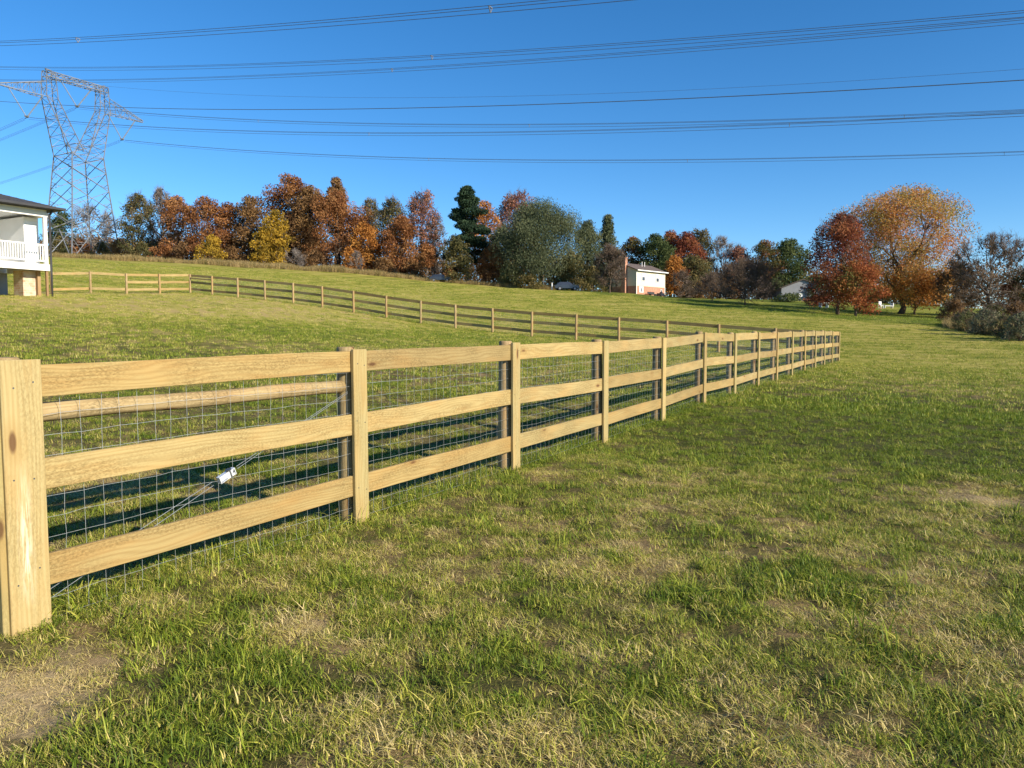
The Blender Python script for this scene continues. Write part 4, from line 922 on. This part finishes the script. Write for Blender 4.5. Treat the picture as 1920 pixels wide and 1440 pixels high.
def leaf_cards(C, size, r, squash=1.0, updown=None):
    """one small folded leaf spray (quad) per centre, randomly turned"""
    n = len(C); s = size * r.uniform(0.55, 1.35, n)[:, None]
    a = r.normal(size=(n, 3)); a /= np.linalg.norm(a, axis=1)[:, None]
    if updown is not None: a = a * (1 - updown) + np.array([0, 0, -1.0]) * updown; a /= np.linalg.norm(a, axis=1)[:, None]
    b = r.normal(size=(n, 3)); b -= (b * a).sum(1)[:, None] * a; b /= np.linalg.norm(b, axis=1)[:, None]
    w = squash * r.uniform(0.5, 1.0, n)[:, None]
    V = np.empty((n, 4, 3)); V[:, 0] = C - a * s * 0.5; V[:, 1] = C + b * s * 0.36 * w; V[:, 2] = C + a * s * 0.5; V[:, 3] = C - b * s * 0.36 * w
    # fold along the middle
    nr = np.cross(a, b); V[:, 1] += nr * s * 0.12; V[:, 3] += nr * s * 0.12
    return V.reshape(-1, 3), np.arange(n * 4).reshape(n, 4), np.repeat(r.random(n), 4)
def prof(kind, t):
    if kind == 'round': return math.sqrt(max(0.02, 1 - (2 * t - 0.9) ** 2 / 1.25))
    if kind == 'ovate': return math.sqrt(max(0.04, 1 - ((t - 0.36) / 0.66) ** 2))
    if kind == 'cone': return max(0.06, (1 - t) ** 0.75) * (0.7 + 0.3 * min(1, t * 6))
    if kind == 'column': return 0.55 + 0.45 * math.sin(math.pi * min(1, t * 0.9 + 0.08))
    if kind == 'vase': return (0.42 + 0.62 * math.sin(math.pi * min(0.97, t * 0.62 + 0.14))) * (1 if t < 0.72 else math.sqrt(max(0.03, 1 - ((t - 0.72) / 0.285) ** 2)))
    if kind == 'dome': return math.sqrt(max(0.03, 1 - t ** 2.2))
    if kind == 'pine': return max(0.16, 0.95 - 0.75 * t) * (0.55 + 0.45 * abs(math.sin(t * 13)))
    return 1
def tree(px, base, top, hw, Y, kind, col, label, name='deciduous_tree', cat='tree', group=None, leaves=1.0, z0=0.12, trunk=0.5, bark='bark', twigs=0, lsize=None, seed=None, clumps=None, limbs=22, lean=0.0, flat=0.75, droop=None, twigmat='twig', shell=0.55):
    g = on_ground(px, base, Y); h = at(px, top, Y).z - g.z; Rr = hw * Y / F_PX * (1.42 if kind in ('ovate', 'column') and Y > 140 else 1.55 if kind == 'pine' else 1.3 if kind == 'cone' else 1.22 if kind == 'round' and Y > 140 else 1.08); sd = seed if seed is not None else int(px * 7 + top * 3)
    r = np.random.default_rng(sd); rd = random.Random(sd)
    root = empty(name, g); tag(root, label, cat, group)
    nc = max(clumps or 0, int(min(110, (26 + 8 * rd.random()) * max(1.0, h / Rr * 0.75)))); cen = []; rad = []
    for i in range(nc):
        t = min(0.985, (i + rd.random()) / nc); t = t ** 0.85
        p = prof(kind, t) * Rr * (rd.uniform(0.74, 1.2) if kind in ('vase', 'round') else rd.uniform(0.85, 1.15)); a = rd.uniform(0, 6.283); q = p * (rd.random() ** 0.5 if rd.random() > shell else rd.uniform(0.75, 0.95))
        rc = Rr * rd.uniform(0.24, 0.42) * (0.72 + 0.3 * prof(kind, t)) * (0.72 if kind == 'vase' else 0.62 if kind == 'pine' else 1); q = max(0, q - rc * 0.5)
        cen.append((q * math.cos(a) + lean * h * t * t, q * math.sin(a), h * (z0 + (1 - z0) * t) - rc * 0.5 * (t > 0.8))); rad.append(rc)
    cen = np.array(cen); rad = np.array(rad)
    # trunk and limbs
    m = MB(); tr_ = max(0.10, h * 0.018) * (1.25 if kind in ('vase', 'round') else 1.0); ht = h * trunk if kind != 'pine' else h * 0.95
    tp = [Vector((rd.gauss(0, 0.012) * h * (i > 0) + lean * h * (i / 6) ** 2 * trunk, rd.gauss(0, 0.01) * h * (i > 0), ht * i / 6 - (0.4 if i == 0 else 0))) for i in range(7)]
    m.tube(tp, [tr_ * (1.35 if i == 0 else 1 - 0.11 * i) for i in range(7)], 8)
    order = list(range(nc)); rd.shuffle(order); nodes = []; nm = 9 if kind in ('vase', 'round') else 6
    def wander(a_, b_, amp, n_):
        return [a_.lerp(b_, q / n_) + (Vector((rd.gauss(0, amp), rd.gauss(0, amp), rd.gauss(0, amp * 0.6))) if 0 < q < n_ else Vector((0, 0, 0))) for q in range(n_ + 1)]
    for j in order[:nm]:
        e = Vector(cen[j]); zs = min(max(e.z * rd.uniform(0.25, 0.6), h * 0.10), ht * 0.98); k_ = zs / ht * 6; i0 = min(5, int(k_)); s0 = tp[i0].lerp(tp[i0 + 1], min(1, max(0, k_ - i0)))
        P_ = wander(s0, s0.lerp(e, 0.9), 0.022 * h, 5); w = tr_ * rd.uniform(0.4, 0.6); m.tube(P_, [w * (1 - 0.16 * q) for q in range(6)], 6, False)
        for q in (1, 2, 3, 4): nodes.append((P_[q], w * (1 - 0.16 * q)))
    for j in order[nm:nm + limbs]:
        e = Vector(cen[j]); s0, w = min(nodes, key=lambda nd: (nd[0] - e).length + max(0, nd[0].z - e.z) * 1.5)
        P_ = wander(s0, e, 0.016 * h, 4); w = min(w * 0.7, tr_ * 0.35); m.tube(P_, [w, w * 0.8, w * 0.6, w * 0.4, w * 0.15], 5, False)
    m.build('trunk', M[bark], root, True)
    if twigs:
        Vt = []; Ft = []
        def twig(p, d, L, w, lvl):
            q = p + d * L; x = d.cross(Vector((rd.gauss(0, 1), rd.gauss(0, 1), rd.gauss(0, 1)))).normalized(); y = d.cross(x); b = len(Vt)
            for k_ in range(3):
                a = k_ * 2.094; o = (x * math.cos(a) + y * math.sin(a)); Vt.append(p + o * w)
            for k_ in range(3):
                a = k_ * 2.094; o = (x * math.cos(a) + y * math.sin(a)); Vt.append(q + o * w * 0.45)
            for k_ in range(3): Ft.append((b + k_, b + (k_ + 1) % 3, b + 3 + (k_ + 1) % 3, b + 3 + k_))
            if lvl:
                for _ in range(3 if lvl > 1 else 4):
                    dd = (d + Vector((rd.gauss(0, 0.45), rd.gauss(0, 0.45), rd.gauss(0.12, 0.35)))).normalized(); twig(p + d * L * rd.uniform(0.35, 1.0), dd, L * rd.uniform(0.5, 0.8), w * 0.5, lvl - 1)
        for j in range(nc):
            e = Vector(cen[j]); c0 = Vector((0, 0, h * (z0 + 0.15)))
            for _ in range(twigs):
                dd = ((e - c0).normalized() * 0.9 + Vector((rd.gauss(0, 0.55), rd.gauss(0, 0.55), rd.gauss(0.35, 0.4)))).normalized(); twig(e - dd * rad[j] * 0.5, dd, rad[j] * rd.uniform(0.7, 1.2), 0.028 + 0.0012 * h, 2)
        me = np_mesh('twigs', [tuple(v) for v in Vt], Ft); me.materials.append(M[twigmat]); o = link(bpy.data.objects.new('twigs', me)); o.parent = root
    if leaves > 0:
        ls = lsize or (0.44 * Y / 150); area = 2 * Rr * h * 0.8; n = int(min(60000, leaves * area * 150 * (0.36 / ls) ** 2))
        wgt = rad ** 2; pick = r.choice(nc, n, p=wgt / wgt.sum())
        d = r.normal(size=(n, 3)); d /= np.linalg.norm(d, axis=1)[:, None]; q = r.random(n) ** 0.36
        P = cen[pick] + d * (rad[pick] * q * 1.02)[:, None] * np.array([1, 1, flat])
        if droop: P[:, 2] -= (r.random(n) ** 2) * droop * h * 0.12
        P[:, 2] = np.maximum(P[:, 2], 0.12 + 0.1 * r.random(n))
        V, Fc, tn = leaf_cards(P, ls, r, 0.75 if not droop else 0.5, None if not droop else 0.5)
        # neighbouring clumps differ a little in colour
        tn = np.clip(tn * 0.75 + np.repeat(r.random(nc)[pick] - 0.5, 4) * 0.5 + 0.12, 0, 1)
        me = np_mesh('crown', V, Fc, tn); me.materials.append(LMAT(col)); o = link(bpy.data.objects.new('crown', me)); o.parent = root
    return root
G1 = 'trees along the upper tree line'
# the wood behind and right of the tower
tree(118, 492, 396, 24, 205, 'round', 'green', 'dark evergreen tree showing past the porch roof beside the tower leg', name='evergreen_tree')
tree(172, 494, 384, 40, 205, 'round', 'greybrown', 'thin bare tree seen through the lattice of the tower', twigs=5, leaves=0.12, bark='bark_pale', twigmat='twig_pale')
tree(262, 496, 362, 25, 176, 'ovate', 'olive', 'dark olive half-bare tree at the left end of the wood, right of the tower', twigs=3, leaves=0.75, z0=0.05)
tree(306, 497, 354, 26, 182, 'round', 'greybrown', 'tall grey leafless tree rising between olive and rust neighbours', twigs=7, leaves=0.25, bark='bark_pale', twigmat='twig_pale')
tree(336, 498, 366, 27, 172, 'ovate', 'rust', 'rust-brown tree beside the tall grey leafless one', leaves=0.9, z0=0.05)
tree(390, 500, 367, 33, 168, 'ovate', 'rust', 'orange-brown tree with golden skirts in the left wood', z0=0.03)
tree(399, 501, 440, 28, 160, 'dome', 'gold', 'low golden tree glowing at the foot of the orange-brown one', z0=0.02, trunk=0.4)
tree(432, 501, 379, 26, 172, 'ovate', 'rust', 'narrow rust tree between the golden skirts and the wood centre', z0=0.05)
tree(472, 503, 367, 38, 170, 'round', 'brown', 'broad brown-olive tree left of the tallest rust crown', z0=0.04)
tree(494, 505, 424, 24, 161, 'dome', 'gold', 'low yellow tree at the wood edge below the broad brown crown', z0=0.02, trunk=0.4)
tree(518, 506, 392, 22, 163, 'ovate', 'gold', 'bright yellow tree standing in front of the tallest rust crown', z0=0.03)
tree(543, 506, 326, 48, 174, 'round', 'rust', 'tallest rust-orange tree with a domed crown in the left wood', z0=0.06, leaves=1.1)
tree(582, 507, 346, 38, 170, 'round', 'brown', 'olive-brown tree right of the tallest rust crown', z0=0.04)
tree(632, 510, 356, 46, 168, 'ovate', 'rust', 'wide dark rust tree filling the right end of the left wood', z0=0.03, leaves=1.1)
tree(633, 509, 331, 16, 178, 'ovate', 'brown', 'small high crown poking above the wide dark rust tree', z0=0.4, trunk=0.8)
tree(686, 514, 416, 26, 160, 'ovate', 'orange', 'bright orange tree at the right corner of the left wood', z0=0.02)
tree(655, 513, 462, 20, 157, 'dome', 'orange', 'low rust-orange sapling beside the white marker post', z0=0.02, leaves=0.7)
tree(552, 507, 468, 22, 157, 'dome', 'greybrown', 'pale leafless thicket at the foot of the yellow tree', name='bare_shrub', cat='shrub', twigs=5, leaves=0, twigmat='twig_pale', clumps=22)
tree(668, 514, 470, 14, 156, 'dome', 'greybrown', 'small bare sapling in front of the bright orange tree', name='bare_sapling', cat='tree', twigs=4, leaves=0, twigmat='twig_pale', clumps=16)
# middle group
tree(697, 517, 372, 17, 178, 'column', 'olive', 'slim thin olive tree just right of the bright orange one', twigs=3, leaves=0.5, z0=0.15)
tree(735, 520, 371, 28, 168, 'ovate', 'olive', 'grey-olive tree with open branches left of the tall pine', twigs=3, leaves=0.7, z0=0.08)
tree(752, 521, 402, 30, 160, 'ovate', 'rust', 'rust tree in front of the grey-olive one', z0=0.04)
tree(792, 525, 356, 24, 172, 'column', 'pink', 'tall thin pinkish-brown tree with feathery top', twigs=2, leaves=0.55, z0=0.1)
tree(816, 527, 404, 17, 174, 'column', 'greybrown', 'slender grey leafless tree at the gap before the pine', twigs=4, leaves=0.3, z0=0.1, twigmat='twig_pale')
tree(800, 528, 455, 18, 150, 'round', 'rust', 'small rust tree with a bare dark trunk by the drive', z0=0.38, trunk=0.7)
tree(876, 534, 345, 46, 156, 'pine', 'pine', 'tall dark pine with layered branches', name='pine_tree', z0=0.22, limbs=34, flat=0.42, clumps=64, leaves=1.2, bark='bark_pale')
tree(907, 535, 374, 26, 162, 'ovate', 'orange', 'orange tree pressed against the right side of the tall pine', z0=0.15, leaves=0.7)
tree(858, 533, 440, 24, 150, 'ovate', 'olive', 'green and yellow understorey tree below the tall pine', z0=0.08)
tree(925, 537, 455, 34, 152, 'dome', 'rust', 'low spreading rust-red tree between the pine and the willow', z0=0.05)
tree(968, 539, 358, 30, 172, 'column', 'pink', 'tall red-tinged thin tree behind the willow', leaves=0.6, twigs=2, z0=0.2)
tree(944, 539, 424, 30, 158, 'round', 'willow', 'grey-green tree on the left flank of the big willow', z0=0.08)
tree(1016, 543, 371, 70, 148, 'round', 'willow', 'broad drooping grey-green willow with a pale trunk', name='willow_tree', z0=0.16, droop=0.8, clumps=110, leaves=1.9, bark='bark_pale', trunk=0.55, shell=0.7)
tree(1072, 547, 470, 26, 146, 'dome', 'olive', 'yellow-green understorey tree above the parked car', z0=0.06)
tree(1102, 549, 411, 26, 152, 'round', 'willow', 'medium grey-green tree right of the willow', z0=0.1, droop=0.5, leaves=1.8)
tree(1139, 551, 401, 28, 156, 'cone', 'willow', 'pointed grey-green tree left of the cream house chimney', z0=0.04, leaves=1.1)
tree(1143, 553, 462, 33, 138, 'round', 'greybrown', 'dark bare rounded tree before the gable of the cream house', twigs=13, leaves=0.25, z0=0.18, clumps=60)
# behind and right of the cream house
tree(1186, 553, 443, 24, 176, 'round', 'olivered', 'dark olive tree showing above the cream house roof beside its chimney', z0=0.1)
tree(1229, 556, 438, 32, 172, 'round', 'green', 'dense dark green tree over the cream house roof', z0=0.1, leaves=1.2)
tree(1257, 557, 432, 28, 180, 'round', 'red', 'red-brown crown behind the dark green tree', z0=0.1)
tree(1284, 558, 433, 28, 176, 'ovate', 'red', 'taller red-brown tree right of the cream house', z0=0.05)
tree(1264, 558, 478, 17, 162, 'ovate', 'orange', 'narrow orange tree at the corner of the cream house', z0=0.05)
tree(1311, 560, 430, 19, 182, 'column', 'olive', 'thin dark-topped tree beside the taller red-brown one', leaves=0.6, twigs=2, z0=0.35, trunk=0.8)
tree(1300, 560, 478, 30, 166, 'ovate', 'olive', 'olive tree below the thin dark-topped one', z0=0.04)
tree(1350, 562, 444, 22, 182, 'ovate', 'greybrown', 'pale leafless tree against the sky in the gap', twigs=6, leaves=0.05, z0=0.2, bark='bark_pale', twigmat='twig_pale')
tree(1386, 563, 460, 30, 178, 'round', 'pink', 'pinkish grey-brown tree behind the wide bare one', leaves=0.6, twigs=3, z0=0.1)
tree(1433, 562, 449, 28, 176, 'round', 'olivered', 'olive and red mixed tree left of the grey house', z0=0.06)
tree(1476, 561, 447, 38, 178, 'round', 'green', 'large dark green tree above the grey house', z0=0.05, leaves=1.2)
tree(1277, 561, 508, 26, 142, 'dome', 'greybrown', 'low brown leafless bush right of the cream house', twigs=6, leaves=0.2, z0=0.1, cat='shrub', name='bare_shrub')
tree(1335, 567, 512, 34, 128, 'dome', 'greybrown', 'smaller dark bare tree left of the wide bare one', twigs=7, leaves=0.08, z0=0.2)
tree(1397, 573, 492, 60, 116, 'dome', 'greybrown', 'wide dark bare tree standing alone on the lawn', twigs=9, leaves=0.06, z0=0.2, clumps=64, limbs=34)
# right-hand group
tree(1571, 582, 399, 56, 98, 'ovate', 'red', 'dark red tree left of the big maple', z0=0.12, leaves=0.95, clumps=90, lsize=0.30, twigs=1)
tree(1604, 585, 488, 50, 93, 'round', 'redgreen', 'orange and green lower tree between the red tree and the maple', z0=0.12, leaves=1.0, lsize=0.32)
tree(1687, 590, 350, 112, 107, 'vase', 'maple', 'big round orange and olive maple with spreading limbs', name='maple_tree', z0=0.12, trunk=0.32, limbs=80, clumps=150, leaves=0.85, lsize=0.27, shell=0.5, seed=5)
tree(1716, 592, 500, 52, 105, 'round', 'orange', 'glowing orange low boughs right of the maple trunk', z0=0.18, leaves=0.6, lsize=0.32, clumps=26, limbs=12, trunk=0.4)
tree(1855, 602, 440, 66, 94, 'vase', 'greybrown', 'grey leafless tree right of the big maple', twigs=7, leaves=0.12, z0=0.2, clumps=70, limbs=46)
tree(1788, 603, 488, 34, 98, 'ovate', 'brown', 'brown half-bare tree between the maple and the grey leafless tree', twigs=4, leaves=0.45, z0=0.06)
tree(1896, 604, 520, 28, 104, 'dome', 'red', 'low red-orange tree behind the grey leafless one', z0=0.05)
tree(1960, 606, 470, 60, 100, 'round', 'olive', 'olive tree at the right end of the lawn', z0=0.05, leaves=0.8)
# understorey along the wood edge
G2 = 'undergrowth bushes along the wood edge'
us = [(112, 494, 440, 22, 186, 'olive', 'olive bush under the dark evergreen beside the porch'), (150, 495, 446, 26, 190, 'rust', 'rust bush seen between the tower legs'), (195, 496, 452, 26, 188, 'olive', 'olive bush behind the right-hand tower foot'), (228, 497, 446, 26, 182, 'brown', 'brown bush just right of the tower'),
      (268, 498, 452, 24, 168, 'olive', 'olive bush below the half-bare olive tree'), (305, 499, 455, 24, 166, 'rust', 'rust bush at the foot of the tall grey leafless tree'), (345, 500, 452, 24, 165, 'brown', 'brown bush below the rust-brown tree'), (440, 503, 462, 24, 162, 'brown', 'brown bush between the low golden and low yellow trees'),
      (590, 509, 468, 28, 160, 'brown', 'brown bush right of the pale leafless thicket'), (722, 520, 482, 24, 156, 'brown', 'brown bush below the slim thin olive tree'), (772, 525, 486, 22, 158, 'brown', 'brown bush left of the small rust tree by the drive'), (843, 532, 500, 18, 150, 'rust', 'rust bush beside the almost hidden dark car'),
      (958, 541, 494, 28, 146, 'shrub', 'pale green bush left of the willow trunk'), (992, 544, 512, 26, 143, 'olive', 'olive bush close by the willow trunk'), (1045, 546, 500, 24, 150, 'green', 'dark green bush behind the white post and parked car'), (1110, 551, 498, 24, 150, 'olive', 'olive bush left of the dark bare rounded tree'),
      (1322, 562, 522, 28, 158, 'brown', 'brown bush behind the smaller dark bare tree'), (1365, 565, 512, 34, 160, 'brown', 'brown bush left of the wide bare tree'), (1420, 566, 515, 34, 156, 'greybrown', 'grey-brown bush right behind the wide bare tree'), (1455, 564, 522, 24, 162, 'green', 'dark green bush against the grey house wall'),
      (1530, 570, 512, 26, 150, 'green', 'dark green bush between the grey house and the red tree'), (1625, 577, 532, 34, 150, 'green', 'dark green bush behind the white garden chairs'), (1740, 590, 528, 44, 142, 'green', 'wide dark green bush right behind the maple boughs'), (1680, 582, 530, 40, 148, 'green', 'dark green bush behind the maple trunk')]
for (px, b, t, hw, Y, c, lab) in us:
    tree(px, b, t, hw, Y, 'dome', c, lab, name='undergrowth_bush', cat='bush', group=G2, z0=0.02, trunk=0.5, clumps=18, limbs=6, leaves=0.9)
# hedge in front of the grey house
tree(1480, 567, 549, 26, 138, 'dome', 'green', 'dark clipped hedge before the grey house', name='hedge', cat='hedge', z0=0.0, clumps=30, limbs=8, flat=0.5, leaves=1.2)
tree(1530, 575, 553, 26, 128, 'dome', 'red', 'reddish low hedge beside the red tree trunk', name='hedge', cat='hedge', z0=0.0, clumps=26, limbs=8, flat=0.5, leaves=1.0)
# shrubs at the right edge of the mown field
for (px, b, t, hw, Y, c, lab) in [(1790, 615, 560, 30, 70, 'brown', 'brown leafy bush at the corner of the mown field'), (1812, 622, 580, 26, 62, 'shrub', 'green bush at the field edge next to the brown one'), (1845, 628, 578, 28, 57, 'sage', 'grey-green bush in the weedy field edge'), (1880, 634, 590, 26, 52, 'shrub', 'rough green bush right of the grey-green one'),
                                  (1912, 640, 585, 30, 49, 'sage', 'pale weedy bush at the outer end of the field edge'), (1860, 620, 570, 30, 66, 'olive', 'olive bush behind the grey-green one'), (1905, 622, 565, 30, 66, 'brown', 'brown bush behind the rough green one'), (1950, 640, 580, 34, 50, 'shrub', 'green bush past the pale weedy one')]:
    tree(px, b, t, hw, Y, 'dome', c, lab, name='field_edge_bush', cat='bush', z0=0.0, trunk=0.5, clumps=30, limbs=10, leaves=0.8, twigs=2, lsize=0.13, shell=0.3)
# far wood beyond: one mass of leaves closing the gaps
C = []; r = np.random.default_rng(3)
for px, top, Y, n in [(p, 430 + 8 * math.sin(p * .03) + (0 if p < 700 else (40 if p < 1150 else 52)) * 1, 225, 900) for p in range(60, 1960, 24)]:
    g = on_ground(px, 520, Y); hh = max(4, at(px, top + (0 if p < 0 else 12), Y).z - g.z); rr_ = 5.5
    a = r.uniform(0, 6.283, n); q = rr_ * np.sqrt(r.random(n)); z = hh * r.random(n) ** 0.8 * (0.75 + 0.25 * np.cos(q / rr_ * 1.5))
    C.append(np.c_[g.x + q * np.cos(a), g.y + q * np.sin(a), g.z + z])
C = np.concatenate(C); V, Fc, tn = leaf_cards(C, 0.8, r, 0.9); me = np_mesh('distant_woodland', V, Fc, tn); me.materials.append(LMAT('brown'))
tag(link(bpy.data.objects.new('distant_woodland', me)), 'brown autumn woodland closing the view behind the tree line', 'woodland', kind='stuff')
# tall dry meadow strip at the wood edge and weeds at the right field edge
mt = [tuft_mesh('t', 40, 0.45, 0.5, 1.25, 0.035, 0.28, 500 + i, 0.3, 3) for i in range(4)]
xs, ys, ss = [], [], []
def strip(p0, p1, dep, n, s0, s1):
    for _ in range(n):
        t = rng.random(); q = p0.lerp(p1, t); d = dep * rng.random(); xs.append(q.x + d * q.x / q.y); ys.append(q.y + d); ss.append(rng.uniform(s0, s1) * (0.7 + 0.6 * vnoise(np.array([q.x * 0.3]), np.array([q.y * 0.3]))[0]))
PL = [(100, 137), (240, 140), (420, 143), (560, 146), (720, 148), (830, 148), (1000, 143), (1040, 142)]
for (a, b), n in zip(zip(PL[:-1], PL[1:]), (1500, 1700, 1500, 1400, 800, 500, 120)):
    strip(at(a[0], 505, a[1]), at(b[0], 505, b[1]), 26 if a[0] < 560 else (14 if a[0] < 830 else 5), n, 0.7, 1.25 if a[0] < 700 else 0.8)
strip(at(1775, 620, 66), at(1990, 645, 46), 9, 700, 0.5, 0.9)
xs = np.array(xs); ys = np.array(ys); nI = len(xs)
tag(scatter_object('dry_meadow_grass', mt, M['meadow'], np.c_[xs, ys, gz_arr(xs, ys)], rng.integers(0, 4, nI), np.array(ss), rng.uniform(0, 6.283, nI), np.clip(rng.normal(0.6, 0.25, nI), 0, 1)),
    'tall tawny uncut grass along the edge of the wood', 'grass', kind='stuff')
